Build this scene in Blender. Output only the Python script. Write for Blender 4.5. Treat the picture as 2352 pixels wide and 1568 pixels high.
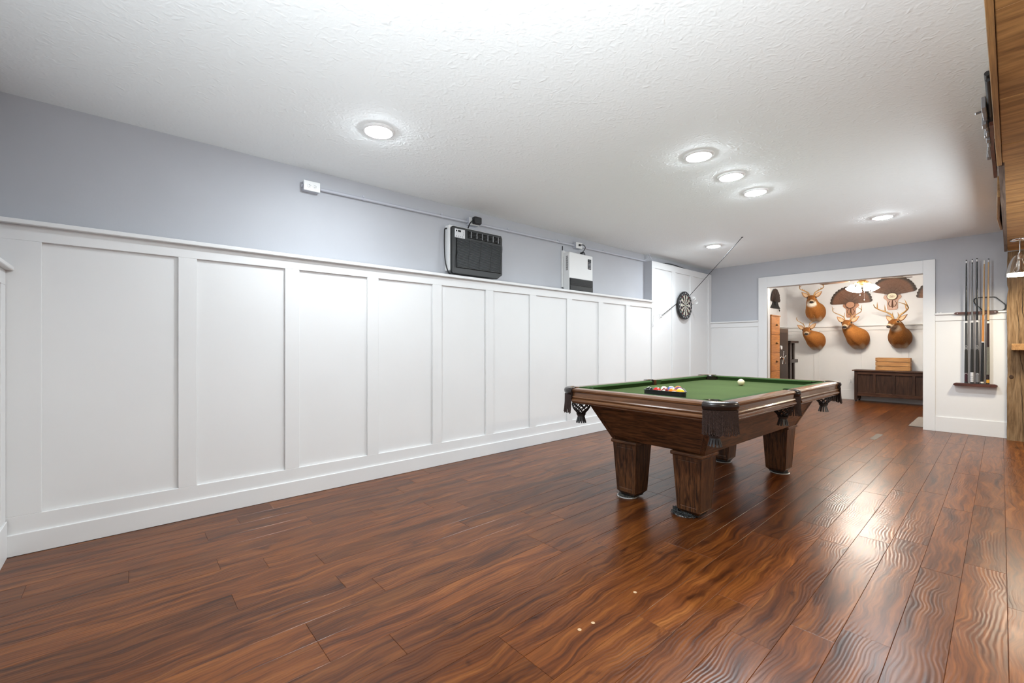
import bpy, bmesh, math, random
from mathutils import Vector, Matrix

# ------------------------------------------------------------------ scene, camera, world, light
for o in list(bpy.data.objects):
    bpy.data.objects.remove(o, do_unlink=True)
SC = bpy.context.scene
COL = SC.collection
random.seed(7)
PI = math.pi

YAW = math.atan2(1124.0, 1000.7)          # angle between the view axis and the long wall
cam_d = bpy.data.cameras.new('camera')
cam = bpy.data.objects.new('camera', cam_d)
COL.objects.link(cam)
cam.location = (0, 0, 1.10)
cam.rotation_euler = (PI / 2, 0, YAW - PI / 2)
cam_d.sensor_width = 36.0
cam_d.lens = 36.0 * 1000.7 / 2352.0
cam_d.shift_y = 9.0 / 2352.0
cam_d.clip_start = 0.03
SC.camera = cam

world = bpy.data.worlds.new('world')
SC.world = world
world.use_nodes = True
world.node_tree.nodes['Background'].inputs[0].default_value = (0.75, 0.82, 1.0, 1)
world.node_tree.nodes['Background'].inputs[1].default_value = 0.4

SC.view_settings.view_transform = 'Standard'
SC.view_settings.look = 'None'
SC.view_settings.gamma = 1.0
SC.view_settings.use_curve_mapping = False
SC.view_settings.exposure = 1.04

# unseen spots bounced off the ceiling: strobe by the camera, added far fill
def bounce_spot(loc, aim, watts, cone, blend, soft=.15):
    d = bpy.data.lights.new('bounce_fill', 'SPOT')
    d.energy = watts; d.spot_size = math.radians(cone); d.spot_blend = blend; d.shadow_soft_size = soft
    d.color = (0.88, 0.95, 1.0)
    o = bpy.data.objects.new('bounce_fill', d); COL.objects.link(o)
    o.location = loc; o.rotation_mode = 'QUATERNION'
    o.rotation_quaternion = Vector(aim).to_track_quat('-Z', 'Y')
bounce_spot((0.02, 0.20, 0.90), (0.36, 0.16, 1.0), 140.0, 150, 0.9)
bounce_spot((4.90, -1.30, 0.60), (0.30, 1.60, 1.15), 105.0, 104, 1.0, .5)  # added unseen fill that lifts the far ceiling and end wall

CAN_POWER = 190.0            # glow of a recessed lamp lens (radiance)
CAN_COL = (0.85, 0.935, 1.0)
FAN_POWER = 94.0
PENDANT_POWER = 130.0

# ------------------------------------------------------------------ helpers
class MB:
    """collects shapes; build() links them as one mesh object"""
    def __init__(self):
        self.v = []; self.f = []; self.m = []
        self.M = None
    def add(self, vs, fs, m=0):
        b = len(self.v)
        for p in vs:
            p = Vector(p)
            self.v.append(self.M @ p if self.M else p)
        for q in fs:
            self.f.append([b + i for i in q]); self.m.append(m)
        return self
    def box(self, x0, x1, y0, y1, z0, z1, m=0):
        vs = [(x0,y0,z0),(x1,y0,z0),(x1,y1,z0),(x0,y1,z0),(x0,y0,z1),(x1,y0,z1),(x1,y1,z1),(x0,y1,z1)]
        return self.add(vs, [(0,3,2,1),(4,5,6,7),(0,1,5,4),(1,2,6,5),(2,3,7,6),(3,0,4,7)], m)
    def frustum(self, a, b, z0, z1, m=0):
        vs = [(-a[0],-a[1],z0),(a[0],-a[1],z0),(a[0],a[1],z0),(-a[0],a[1],z0),(-b[0],-b[1],z1),(b[0],-b[1],z1),(b[0],b[1],z1),(-b[0],b[1],z1)]
        return self.add(vs, [(0,3,2,1),(4,5,6,7),(0,1,5,4),(1,2,6,5),(2,3,7,6),(3,0,4,7)], m)
    def rings(self, rr, cap0=True, cap1=True, m=0, closed=True):
        n = len(rr[0]); vs = [p for r in rr for p in r]; fs = []
        for i in range(len(rr) - 1):
            for j in range(n if closed else n - 1):
                k = (j + 1) % n
                fs.append((i*n+j, i*n+k, (i+1)*n+k, (i+1)*n+j))
        if cap0: fs.append(tuple(reversed(range(n))))
        if cap1: fs.append(tuple((len(rr)-1)*n + j for j in range(n)))
        return self.add(vs, fs, m)
    def tube(self, pts, r, n=8, cap=True, m=0, closed=False):
        pts = [Vector(p) for p in pts]
        N = len(pts)
        rs = r if isinstance(r, (list, tuple)) else [r] * N
        rr = []; up = None
        for i, p in enumerate(pts):
            if closed: t = pts[(i+1) % N] - pts[i-1]
            else: t = pts[min(i+1, N-1)] - pts[max(i-1, 0)]
            if t.length < 1e-9: t = Vector((0,0,1))
            t.normalize()
            if up is None:
                up = Vector((0,0,1)) if abs(t.z) < .9 else Vector((1,0,0))
            a = t.cross(up)
            if a.length < 1e-6: a = t.cross(Vector((0,1,0)))
            a.normalize(); b = a.cross(t).normalized(); up = b
            rr.append([p + (a*math.cos(2*PI*j/n) + b*math.sin(2*PI*j/n)) * rs[i] for j in range(n)])
        if closed:
            rr.append(rr[0]); return self.rings(rr, False, False, m)
        return self.rings(rr, cap, cap, m)
    def lathe(self, prof, n=24, m=0, c=(0,0,0), a0=0.0, a1=2*PI, ax='z'):
        full = abs(a1 - a0 - 2*PI) < 1e-6
        k = n if full else n + 1
        rr = []
        for r, z in prof:
            ring = []
            for j in range(k):
                a = a0 + (a1-a0)*j/n
                x, y = r*math.cos(a), r*math.sin(a)
                p = (x, y, z) if ax == 'z' else ((z, x, y) if ax == 'x' else (y, z, x))
                ring.append((c[0]+p[0], c[1]+p[1], c[2]+p[2]))
            rr.append(ring)
        return self.rings(rr, False, False, m, closed=full)
    def prism(self, poly, h0, h1, ax='z', m=0):
        """poly: 2d outline; extruded along ax from h0 to h1"""
        def P(a, b, h): return (a, b, h) if ax == 'z' else ((h, a, b) if ax == 'x' else (a, h, b))
        n = len(poly)
        vs = [P(a, b, h0) for a, b in poly] + [P(a, b, h1) for a, b in poly]
        fs = [tuple(reversed(range(n))), tuple(range(n, 2*n))]
        fs += [(i, (i+1) % n, n+(i+1) % n, n+i) for i in range(n)]
        return self.add(vs, fs, m)
    def sphere(self, c, r, n=12, s=(1,1,1), m=0):
        rr = []
        k = max(4, n//2)
        for i in range(k+1):
            t = PI*i/k
            rr.append([(c[0]+s[0]*r*max(math.sin(t),1e-4)*math.cos(2*PI*j/n), c[1]+s[1]*r*max(math.sin(t),1e-4)*math.sin(2*PI*j/n), c[2]-s[2]*r*math.cos(t)) for j in range(n)])
        return self.rings(rr, True, True, m)
    def mesh(self, name):
        me = bpy.data.meshes.new(name)
        me.from_pydata([tuple(p) for p in self.v], [], self.f)
        me.polygons.foreach_set('material_index', self.m)
        bm = bmesh.new(); bm.from_mesh(me)
        bmesh.ops.recalc_face_normals(bm, faces=bm.faces)
        bm.to_mesh(me); bm.free()
        me.update()
        return me
    def build(self, name, mats, parent=None, smooth=None, bev=None, seg=1):
        me = self.mesh(name)
        for mt in (mats if isinstance(mats, (list, tuple)) else [mats]):
            me.materials.append(mt)
        if smooth:
            me.polygons.foreach_set('use_smooth', [True]*len(me.polygons))
            if smooth < 180: me.set_sharp_from_angle(angle=math.radians(smooth))
        return link(name, me, parent, bev, seg)

def link(name, me, parent=None, bev=None, seg=1):
    o = bpy.data.objects.new(name, me); COL.objects.link(o)
    if parent: o.parent = parent
    if bev:
        md = o.modifiers.new('bevel', 'BEVEL'); md.width = bev; md.segments = seg
        md.limit_method = 'ANGLE'; md.angle_limit = math.radians(40)
    return o

def empty(name, loc=(0,0,0), rz=0.0, rot=None):
    o = bpy.data.objects.new(name, None); COL.objects.link(o)
    o.empty_display_size = 0.05
    o.location = loc; o.rotation_euler = rot if rot else (0, 0, rz)
    return o

def tag(o, label, cat, group=None):
    o['label'] = label; o['category'] = cat
    if group: o['group'] = group
    return o

def struct(o):
    o['kind'] = 'structure'
    return o

def bx(name, x0, x1, y0, y1, z0, z1, mt, parent=None, bev=None):
    return MB().box(min(x0,x1), max(x0,x1), min(y0,y1), max(y0,y1), z0, z1).build(name, mt, parent, bev=bev)

def copy_tree(o, parent=None):
    c = o.copy(); COL.objects.link(c); c.parent = parent
    for ch in list(o.children): copy_tree(ch, c)
    return c

def text_mesh(s, size, depth=0.0):
    cu = bpy.data.curves.new('lettering', 'FONT')
    cu.body = s; cu.size = size; cu.align_x = 'CENTER'; cu.align_y = 'CENTER'; cu.extrude = depth; cu.resolution_u = 2
    t = bpy.data.objects.new('lettering', cu)
    COL.objects.link(t)
    dg = bpy.context.evaluated_depsgraph_get()
    me = bpy.data.meshes.new_from_object(t.evaluated_get(dg))
    bpy.data.objects.remove(t, do_unlink=True); bpy.data.curves.remove(cu)
    return me

def smooth_path(pts, k=4):
    pts = [Vector(p) for p in pts]; out = []
    P = [pts[0]] + pts + [pts[-1]]
    for i in range(1, len(P)-2):
        a, b_, c, d = P[i-1], P[i], P[i+1], P[i+2]
        for j in range(k):
            u = j/k
            out.append(.5*((2*b_) + (c-a)*u + (2*a-5*b_+4*c-d)*u*u + (3*b_-a-3*c+d)*u**3))
    out.append(pts[-1]); return out

# ------------------------------------------------------------------ materials
def new_mat(name):
    m = bpy.data.materials.new(name); m.use_nodes = True
    nt = m.node_tree
    return m, nt, nt.nodes['Principled BSDF']

def N(nt, kind, **kw):
    n = nt.nodes.new(kind)
    for k, v in kw.items():
        if hasattr(n, k): setattr(n, k, v)
        else: n.inputs[k.replace('_', ' ')].default_value = v
    return n

def plain(name, col, rough=0.5, metal=0.0, spec=0.5, bump=0.0, bscale=60.0, var=0.0, vscale=6.0, coat=0.0):
    m, nt, b = new_mat(name)
    b.inputs['Base Color'].default_value = (*col, 1)
    b.inputs['Roughness'].default_value = rough
    b.inputs['Metallic'].default_value = metal
    b.inputs['Specular IOR Level'].default_value = spec
    b.inputs['Coat Weight'].default_value = coat
    tc = N(nt, 'ShaderNodeTexCoord')
    if var:
        no = N(nt, 'ShaderNodeTexNoise', Scale=vscale, Detail=5.0)
        nt.links.new(tc.outputs['Object'], no.inputs['Vector'])
        r = N(nt, 'ShaderNodeValToRGB')
        r.color_ramp.elements[0].position = .3; r.color_ramp.elements[1].position = .7
        r.color_ramp.elements[0].color = (*[c*(1-var) for c in col], 1)
        r.color_ramp.elements[1].color = (*[min(1, c*(1+var)) for c in col], 1)
        nt.links.new(no.outputs['Fac'], r.inputs['Fac']); nt.links.new(r.outputs['Color'], b.inputs['Base Color'])
    if bump:
        no = N(nt, 'ShaderNodeTexNoise', Scale=bscale, Detail=4.0)
        nt.links.new(tc.outputs['Object'], no.inputs['Vector'])
        bp = N(nt, 'ShaderNodeBump', Strength=bump, Distance=0.004)
        nt.links.new(no.outputs['Fac'], bp.inputs['Height']); nt.links.new(bp.outputs['Normal'], b.inputs['Normal'])
    return m

def glow(name, col, power):
    m, nt, b = new_mat(name)
    b.inputs['Base Color'].default_value = (*col, 1)
    b.inputs['Emission Color'].default_value = (*col, 1)
    b.inputs['Emission Strength'].default_value = power
    return m

def ramp(nt, stops):
    r = N(nt, 'ShaderNodeValToRGB'); e = r.color_ramp.elements
    e[0].position, e[0].color = stops[0][0], (*stops[0][1], 1)
    e[1].position, e[1].color = stops[-1][0], (*stops[-1][1], 1)
    for p, c in stops[1:-1]:
        x = e.new(p); x.color = (*c, 1)
    return r

def wood(name, stops, stretch=(2, 30, 30), rough=0.4, distort=1.5, bump=0.15, scale=1.0, knots=0.0, rand=True, spec=0.5, fine=True, coat=0.0):
    """grain along the axis with the smallest stretch factor"""
    m, nt, b = new_mat(name)
    tc = N(nt, 'ShaderNodeTexCoord'); oi = N(nt, 'ShaderNodeObjectInfo')
    mp = N(nt, 'ShaderNodeMapping'); mp.inputs['Scale'].default_value = [s*scale for s in stretch]
    nt.links.new(tc.outputs['Object'], mp.inputs['Vector'])
    src = mp.outputs['Vector']
    if rand:
        mu = N(nt, 'ShaderNodeMath', operation='MULTIPLY'); mu.inputs[1].default_value = 137.0
        nt.links.new(oi.outputs['Random'], mu.inputs[0])
        va = N(nt, 'ShaderNodeVectorMath', operation='ADD')
        nt.links.new(src, va.inputs[0]); nt.links.new(mu.outputs[0], va.inputs[1]); src = va.outputs[0]
    n1 = N(nt, 'ShaderNodeTexNoise', Scale=1.0, Detail=6.0, Roughness=0.6, Distortion=distort)
    nt.links.new(src, n1.inputs['Vector'])
    r = ramp(nt, stops); nt.links.new(n1.outputs['Fac'], r.inputs['Fac'])
    colour = r.outputs['Color']
    if fine:
        m2 = N(nt, 'ShaderNodeMapping'); m2.inputs['Scale'].default_value = [4.0 if s == min(stretch) else 9.0 for s in stretch]
        nt.links.new(src, m2.inputs['Vector'])
        n2 = N(nt, 'ShaderNodeTexNoise', Scale=1.0, Detail=3.0)
        nt.links.new(m2.outputs['Vector'], n2.inputs['Vector'])
        r2 = ramp(nt, [(.35, (.6,.6,.6)), (.6, (1,1,1))]); nt.links.new(n2.outputs['Fac'], r2.inputs['Fac'])
        mx = N(nt, 'ShaderNodeMix', data_type='RGBA', blend_type='MULTIPLY'); mx.inputs[0].default_value = .8
        nt.links.new(colour, mx.inputs[6]); nt.links.new(r2.outputs['Color'], mx.inputs[7]); colour = mx.outputs[2]
    nt.links.new(colour, b.inputs['Base Color'])
    b.inputs['Roughness'].default_value = rough
    b.inputs['Specular IOR Level'].default_value = spec
    b.inputs['Coat Weight'].default_value = coat
    if bump:
        bp = N(nt, 'ShaderNodeBump', Strength=bump, Distance=0.003)
        nt.links.new(n1.outputs['Fac'], bp.inputs['Height']); nt.links.new(bp.outputs['Normal'], b.inputs['Normal'])
    return m

def plank_mat():
    m, nt, b = new_mat('laminate_planks')
    tc = N(nt, 'ShaderNodeTexCoord'); oi = N(nt, 'ShaderNodeObjectInfo')
    mu = N(nt, 'ShaderNodeMath', operation='MULTIPLY'); mu.inputs[1].default_value = 211.0
    nt.links.new(oi.outputs['Random'], mu.inputs[0])
    va = N(nt, 'ShaderNodeVectorMath', operation='ADD')
    nt.links.new(tc.outputs['Object'], va.inputs[0]); nt.links.new(mu.outputs[0], va.inputs[1])
    # swirling grain: low frequency warp, then streaks along x
    w = N(nt, 'ShaderNodeTexNoise', Scale=3.0, Detail=2.0)
    nt.links.new(va.outputs[0], w.inputs['Vector'])
    ws = N(nt, 'ShaderNodeVectorMath', operation='SCALE'); ws.inputs['Scale'].default_value = 1.0
    wm = N(nt, 'ShaderNodeVectorMath', operation='MULTIPLY'); wm.inputs[1].default_value = (.30, .12, 0)
    nt.links.new(w.outputs['Color'], wm.inputs[0]); nt.links.new(wm.outputs[0], ws.inputs[0])
    wa = N(nt, 'ShaderNodeVectorMath', operation='ADD')
    nt.links.new(va.outputs[0], wa.inputs[0]); nt.links.new(ws.outputs[0], wa.inputs[1])
    mp = N(nt, 'ShaderNodeMapping'); mp.inputs['Scale'].default_value = (1.7, 24, 1)
    nt.links.new(wa.outputs[0], mp.inputs['Vector'])
    n1 = N(nt, 'ShaderNodeTexNoise', Scale=1.0, Detail=8.0, Roughness=0.62, Distortion=.5)
    nt.links.new(mp.outputs['Vector'], n1.inputs['Vector'])
    r = ramp(nt, [(.28, (.060,.016,.006)), (.39, (.165,.046,.011)), (.49, (.265,.076,.016)), (.61, (.365,.115,.023)), (.76, (.50,.180,.040))])
    nt.links.new(n1.outputs['Fac'], r.inputs['Fac'])
    # fine fibres
    mp2 = N(nt, 'ShaderNodeMapping'); mp2.inputs['Scale'].default_value = (5, 105, 1)
    nt.links.new(wa.outputs[0], mp2.inputs['Vector'])
    n2 = N(nt, 'ShaderNodeTexNoise', Scale=1.0, Detail=3.0)
    nt.links.new(mp2.outputs['Vector'], n2.inputs['Vector'])
    r2 = ramp(nt, [(.36, (.56,.53,.51)), (.58, (1.04,1.04,1.04))]); nt.links.new(n2.outputs['Fac'], r2.inputs['Fac'])
    mx = N(nt, 'ShaderNodeMix', data_type='RGBA', blend_type='MULTIPLY'); mx.inputs[0].default_value = .75
    nt.links.new(r.outputs['Color'], mx.inputs[6]); nt.links.new(r2.outputs['Color'], mx.inputs[7])
    # smudged dark knots
    mp3 = N(nt, 'ShaderNodeMapping'); mp3.inputs['Scale'].default_value = (5, 11, 1)
    nt.links.new(wa.outputs[0], mp3.inputs['Vector'])
    n3 = N(nt, 'ShaderNodeTexNoise', Scale=1.0, Detail=3.0, Distortion=.6)
    nt.links.new(mp3.outputs['Vector'], n3.inputs['Vector'])
    r3 = ramp(nt, [(.63, (1,1,1)), (.76, (.40,.36,.36))]); nt.links.new(n3.outputs['Fac'], r3.inputs['Fac'])
    mx2 = N(nt, 'ShaderNodeMix', data_type='RGBA', blend_type='MULTIPLY'); mx2.inputs[0].default_value = .9
    nt.links.new(mx.outputs[2], mx2.inputs[6]); nt.links.new(r3.outputs['Color'], mx2.inputs[7])
    # plank to plank tone
    hs = N(nt, 'ShaderNodeHueSaturation')
    mr = N(nt, 'ShaderNodeMapRange'); mr.inputs['To Min'].default_value = .37; mr.inputs['To Max'].default_value = .60
    nt.links.new(oi.outputs['Random'], mr.inputs['Value']); nt.links.new(mr.outputs['Result'], hs.inputs['Value'])
    nt.links.new(mx2.outputs[2], hs.inputs['Color']); nt.links.new(hs.outputs['Color'], b.inputs['Base Color'])
    # hand scraped ripple: long wandering ridges along the board
    wv = N(nt, 'ShaderNodeTexWave', Scale=11.0, Distortion=1.1, Detail=1.0)
    wv.wave_type = 'BANDS'; wv.bands_direction = 'Y'; wv.inputs['Detail Scale'].default_value = 1.1
    mp4 = N(nt, 'ShaderNodeMapping'); mp4.inputs['Scale'].default_value = (.26, 2.1, 1)
    mp4.inputs['Rotation'].default_value = (0, 0, .12)
    nt.links.new(wa.outputs[0], mp4.inputs['Vector']); nt.links.new(mp4.outputs['Vector'], wv.inputs['Vector'])
    n5 = N(nt, 'ShaderNodeTexNoise', Scale=4.0, Detail=1.0)
    nt.links.new(va.outputs[0], n5.inputs['Vector'])
    r5 = ramp(nt, [(.38, (.15,.15,.15)), (.62, (1,1,1))]); nt.links.new(n5.outputs['Fac'], r5.inputs['Fac'])
    mm = N(nt, 'ShaderNodeMath', operation='MULTIPLY')
    nt.links.new(wv.outputs['Fac'], mm.inputs[0]); nt.links.new(r5.outputs['Color'], mm.inputs[1])
    bp = N(nt, 'ShaderNodeBump', Strength=.125, Distance=.0022)
    nt.links.new(mm.outputs[0], bp.inputs['Height'])
    nt.links.new(bp.outputs['Normal'], b.inputs['Normal'])
    b.inputs['Roughness'].default_value = .28
    b.inputs['Specular IOR Level'].default_value = .29
    return m

def ceiling_mat():
    m, nt, b = new_mat('stomped_ceiling')
    b.inputs['Base Color'].default_value = (.87, .90, .895, 1)
    b.inputs['Roughness'].default_value = .8
    b.inputs['Specular IOR Level'].default_value = .2
    tc = N(nt, 'ShaderNodeTexCoord')
    n1 = N(nt, 'ShaderNodeTexNoise', Scale=26.0, Detail=4.0, Distortion=.9)
    n1.noise_type = 'RIDGED_MULTIFRACTAL'
    n2 = N(nt, 'ShaderNodeTexNoise', Scale=70.0, Detail=3.0)
    for n in (n1, n2): nt.links.new(tc.outputs['Object'], n.inputs['Vector'])
    ad = N(nt, 'ShaderNodeMath', operation='MULTIPLY_ADD'); ad.inputs[1].default_value = .35
    nt.links.new(n2.outputs['Fac'], ad.inputs[0]); nt.links.new(n1.outputs['Fac'], ad.inputs[2])
    bp = N(nt, 'ShaderNodeBump', Strength=.7, Distance=.005)
    nt.links.new(ad.outputs[0], bp.inputs['Height']); nt.links.new(bp.outputs['Normal'], b.inputs['Normal'])
    return m

def attr_mat(name, attr, rough=.75, bump=.3, bscale=180):
    m, nt, b = new_mat(name)
    a = N(nt, 'ShaderNodeAttribute', attribute_name=attr)
    tc = N(nt, 'ShaderNodeTexCoord')
    no = N(nt, 'ShaderNodeTexNoise', Scale=45.0, Detail=5.0)
    nt.links.new(tc.outputs['Object'], no.inputs['Vector'])
    r = ramp(nt, [(.3, (.75,.72,.70)), (.65, (1.1,1.1,1.1))]); nt.links.new(no.outputs['Fac'], r.inputs['Fac'])
    mx = N(nt, 'ShaderNodeMix', data_type='RGBA', blend_type='MULTIPLY'); mx.inputs[0].default_value = .8
    nt.links.new(a.outputs['Color'], mx.inputs[6]); nt.links.new(r.outputs['Color'], mx.inputs[7])
    nt.links.new(mx.outputs[2], b.inputs['Base Color'])
    b.inputs['Roughness'].default_value = rough; b.inputs['Specular IOR Level'].default_value = .2
    n2 = N(nt, 'ShaderNodeTexNoise', Scale=bscale, Detail=3.0)
    nt.links.new(tc.outputs['Object'], n2.inputs['Vector'])
    bp = N(nt, 'ShaderNodeBump', Strength=bump, Distance=.004)
    nt.links.new(n2.outputs['Fac'], bp.inputs['Height']); nt.links.new(bp.outputs['Normal'], b.inputs['Normal'])
    return m

def glass_mat(name, tint=(1,1,1), rough=.02):
    m, nt, b = new_mat(name)
    b.inputs['Base Color'].default_value = (*tint, 1)
    b.inputs['Transmission Weight'].default_value = 1.0
    b.inputs['Roughness'].default_value = rough; b.inputs['IOR'].default_value = 1.45
    return m

M = dict(
    white=plain('white_paint', (.76,.76,.755), .42, spec=.35, var=.015, vscale=2),
    blue=plain('grey_blue_paint', (.458,.465,.492), .55, spec=.3, bump=.05, bscale=120, var=.02, vscale=3),
    pale=plain('pale_grey_paint', (.74,.74,.755), .6, spec=.25, var=.02, vscale=3),
    ceil=ceiling_mat(), plank=plank_mat(),
    subfloor=plain('subfloor', (.05,.02,.01), .9),
    black=plain('black_plastic', (.012,.012,.013), .38, bump=.05, bscale=300),
    dgrey=plain('dark_grey_plastic', (.016,.0165,.016), .45),
    rubber=plain('black_rubber', (.015,.015,.015), .6),
    conduit=plain('painted_conduit', (.50,.51,.56), .45),
    pvc=plain('white_plastic', (.78,.78,.77), .35),
    steel=plain('brushed_steel', (.55,.55,.56), .3, 1.0, bump=.05, bscale=200),
    chrome=plain('polished_metal', (.8,.8,.8), .12, 1.0),
    lens=glow('lit_lens', CAN_COL, CAN_POWER),
    oak=wood('dark_stained_oak', [(.34,(.020,.008,.004)),(.46,(.085,.034,.013)),(.56,(.165,.069,.026)),(.72,(.225,.100,.041))], (50,6.0,70), .33, .7, .10),
    oakx=wood('dark_stained_oak_lengthwise', [(.34,(.020,.008,.004)),(.46,(.085,.034,.013)),(.56,(.165,.069,.026)),(.72,(.225,.100,.041))], (6.0,50,70), .33, .7, .10),
    oakv=wood('dark_stained_oak_upright', [(.34,(.018,.007,.004)),(.46,(.070,.028,.011)),(.56,(.130,.053,.020)),(.72,(.180,.078,.032))], (70,70,6.0), .35, .7, .10),
    rail=wood('rail_oak_across', [(.28,(.085,.035,.015)),(.5,(.170,.074,.031)),(.75,(.240,.115,.052))], (25,1.4,25), .24, .8, .05, coat=.3),
    railx=wood('rail_oak_lengthwise', [(.28,(.085,.035,.015)),(.5,(.170,.074,.031)),(.75,(.240,.115,.052))], (1.4,25,25), .24, .8, .05, coat=.3),
    felt=plain('green_felt', (.054,.080,.025), .95, spec=.1, bump=.12, bscale=500, var=.12, vscale=3),
    cushion=plain('green_cushion_felt', (.036,.070,.022), .95, spec=.1, bump=.12, bscale=500, var=.1, vscale=8),
    leather=plain('dark_brown_leather', (.016,.0105,.009), .24, bump=.08, bscale=90, var=.2, vscale=30),
    rope=plain('brown_fringe_cord', (.042,.025,.021), .7, spec=.25, var=.25, vscale=150),
    net=plain('black_leather_net', (.016,.013,.012), .5),
    grey_leather=plain('grey_leather', (.05,.052,.055), .45),
    wool=plain('grey_wool_pad', (.045,.05,.052), .95, bump=.8, bscale=160),
    pad=plain('slider_plastic', (.45,.45,.45), .4),
    mahog=wood('mahogany', [(.3,(.045,.012,.008)),(.55,(.10,.028,.016)),(.75,(.15,.045,.025))], (25,1.5,25), .35, .8, .05),
    cuemaple=wood('maple_shaft', [(.3,(.44,.26,.12)),(.7,(.60,.40,.20))], (60,60,2), .3, .5, 0),
    cueorange=plain('amber_wood', (.48,.20,.05), .3),
    cueblack=plain('black_lacquer', (.010,.010,.011), .22),
    cuegrey=plain('grey_lacquer', (.16,.16,.165), .25),
    cuewrap=plain('black_rubber_wrap', (.013,.013,.013), .7),
    cuelinen=plain('flecked_linen_wrap', (.13,.125,.10), .8, var=.5, vscale=400),
    cuebrown=plain('dark_brown_lacquer', (.022,.010,.009), .25),
    cuemaroon=plain('maroon_lacquer', (.035,.008,.014), .25),
    ivory=plain('ivory_plastic', (.72,.70,.62), .3),
    amber=plain('amber_band', (.62,.30,.03), .3),
    pine=wood('orange_pine', [(.3,(.36,.115,.018)),(.55,(.55,.205,.038)),(.75,(.66,.275,.062))], (2,18,22), .4, 1.6, .05),
    crate=wood('crate_pine', [(.3,(.34,.145,.045)),(.5,(.52,.255,.085)),(.75,(.64,.36,.145))], (25,2,18), .65, 1.2, .15),
    cedar=wood('dark_chest_wood', [(.3,(.020,.009,.006)),(.5,(.050,.022,.012)),(.75,(.085,.038,.020))], (20,20,2.2), .55, 1.2, .08, spec=.3),
    cedary=wood('dark_chest_wood_across', [(.3,(.028,.011,.006)),(.5,(.07,.028,.014)),(.75,(.12,.05,.024))], (20,2.2,20), .5, 1.2, .08, spec=.3),
    beamx=wood('rough_brown_boards', [(.26,(.17,.075,.022)),(.45,(.34,.165,.050)),(.62,(.44,.225,.072)),(.78,(.53,.29,.105))], (5,1.0,5), .7, 2.5, .25),
    fascia=wood('honey_fascia_board', [(.3,(.22,.105,.034)),(.5,(.36,.185,.062)),(.75,(.46,.26,.095))], (1.5,30,16), .6, 1.2, .3),
    fascia2=wood('weathered_fascia_board', [(.3,(.07,.042,.028)),(.5,(.13,.085,.06)),(.75,(.19,.13,.095))], (1.5,30,16), .75, 1.2, .4),
    post=wood('rough_timber_post', [(.25,(.075,.045,.023)),(.42,(.22,.135,.068)),(.60,(.30,.195,.105)),(.78,(.38,.26,.15))], (11,11,1.4), .85, 2.6, .8, spec=.2),
    crack=plain('deep_timber_check', (.010,.005,.003), .95),
    plaque=wood('walnut_plaque', [(.3,(.13,.048,.024)),(.55,(.22,.085,.042)),(.75,(.29,.13,.065))], (18,18,2), .35, 1.0, .05),
    tanw=plain('tan_wood', (.42,.205,.115), .4, var=.1, vscale=30),
    cream=plain('cream_medallion', (.70,.58,.40), .4),
    brownline=plain('engraved_brown', (.10,.04,.02), .5),
    antler=plain('antler', (.42,.235,.085), .45, var=.35, vscale=22, bump=.15, bscale=90),
    eye=plain('black_glass_eye', (.008,.005,.004), .06),
    nose=plain('black_nose', (.012,.010,.010), .3, bump=.2, bscale=150),
    fur=attr_mat('deer_fur', 'fur'),
    earin=plain('pale_ear_lining', (.55,.38,.24), .8, var=.2, vscale=60),
    safe=plain('brown_safe_enamel', (.050,.028,.017), .45, spec=.3),
    safedark=plain('dark_safe_door', (.030,.017,.011), .45, spec=.3),
    espresso=plain('espresso_wood', (.022,.012,.008), .4, var=.3, vscale=20),
    warmglass=glow('lit_warm_glass', (1.0,.935,.83), FAN_POWER),
    pendglow=glow('lit_pendant_diffuser', (1.0,.89,.70), PENDANT_POWER),
    glass=glass_mat('clear_glass', (1,.98,.94)),
    fanblade=wood('fan_blade_walnut', [(.3,(.055,.028,.016)),(.6,(.11,.058,.034)),(.8,(.15,.085,.05))], (3,30,30), .4, .8, .02),
    brass=plain('aged_brass', (.40,.27,.12), .35, 1.0),
    mat=plain('beige_floor_mat', (.27,.225,.19), .9, bump=.5, bscale=250, var=.08, vscale=60),
    tape=plain('grey_tape', (.10,.072,.05), .6),
    coin=plain('tan_felt_dot', (.50,.34,.20), .6),
    iron=plain('black_iron', (.014,.014,.014), .5),
    pewter=plain('pewter_grey_metal', (.23,.22,.22), .4, .6),
    gunwood=plain('red_brown_gunstock', (.13,.038,.016), .4, var=.25, vscale=20),
    knot=plain('dark_knot', (.055,.028,.013), .85, var=.4, vscale=60),
    cuedark=plain('charcoal_lacquer', (.055,.055,.058), .22),
    line=plain('dark_cord', (.02,.02,.02), .6),
    lcd=plain('dark_display', (.008,.010,.012), .15),
    silver=plain('silver_panel', (.62,.62,.63), .35),
    btn=plain('grey_button', (.30,.30,.31), .4),
    shadowgap=plain('painted_gap_shade', (.01,.008,.006), .9),  # near-black colour stands in for the shade inside grille and vent slots
)

# ------------------------------------------------------------------ the setting
H = 2.46                    # ceiling height
YB, YR, YP = 3.42, 3.434, 3.452     # long wall: baseboard face, board face, panel face
YU = 3.565                  # painted wall above the ledge
XE = 7.795                  # end wall: casing and baseboard face
XN = -0.456                 # wall behind the camera
XF = 11.08                  # far wall of the next room
YL2 = 3.19                  # left wall of the next room
YRT = -2.70                 # right wall

floor = struct(bx('floor', XN-.15, XF+.15, YRT-.15, YU+.1, -.12, -.012, M['subfloor']))
floor['label'] = 'reddish brown hand-scraped plank floor'
ceiling = struct(bx('ceiling', XN-.15, XF+.15, YRT-.15, YU+.25, H, H+.12, M['ceil']))
ceiling['label'] = 'white stomp-textured ceiling'

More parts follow.
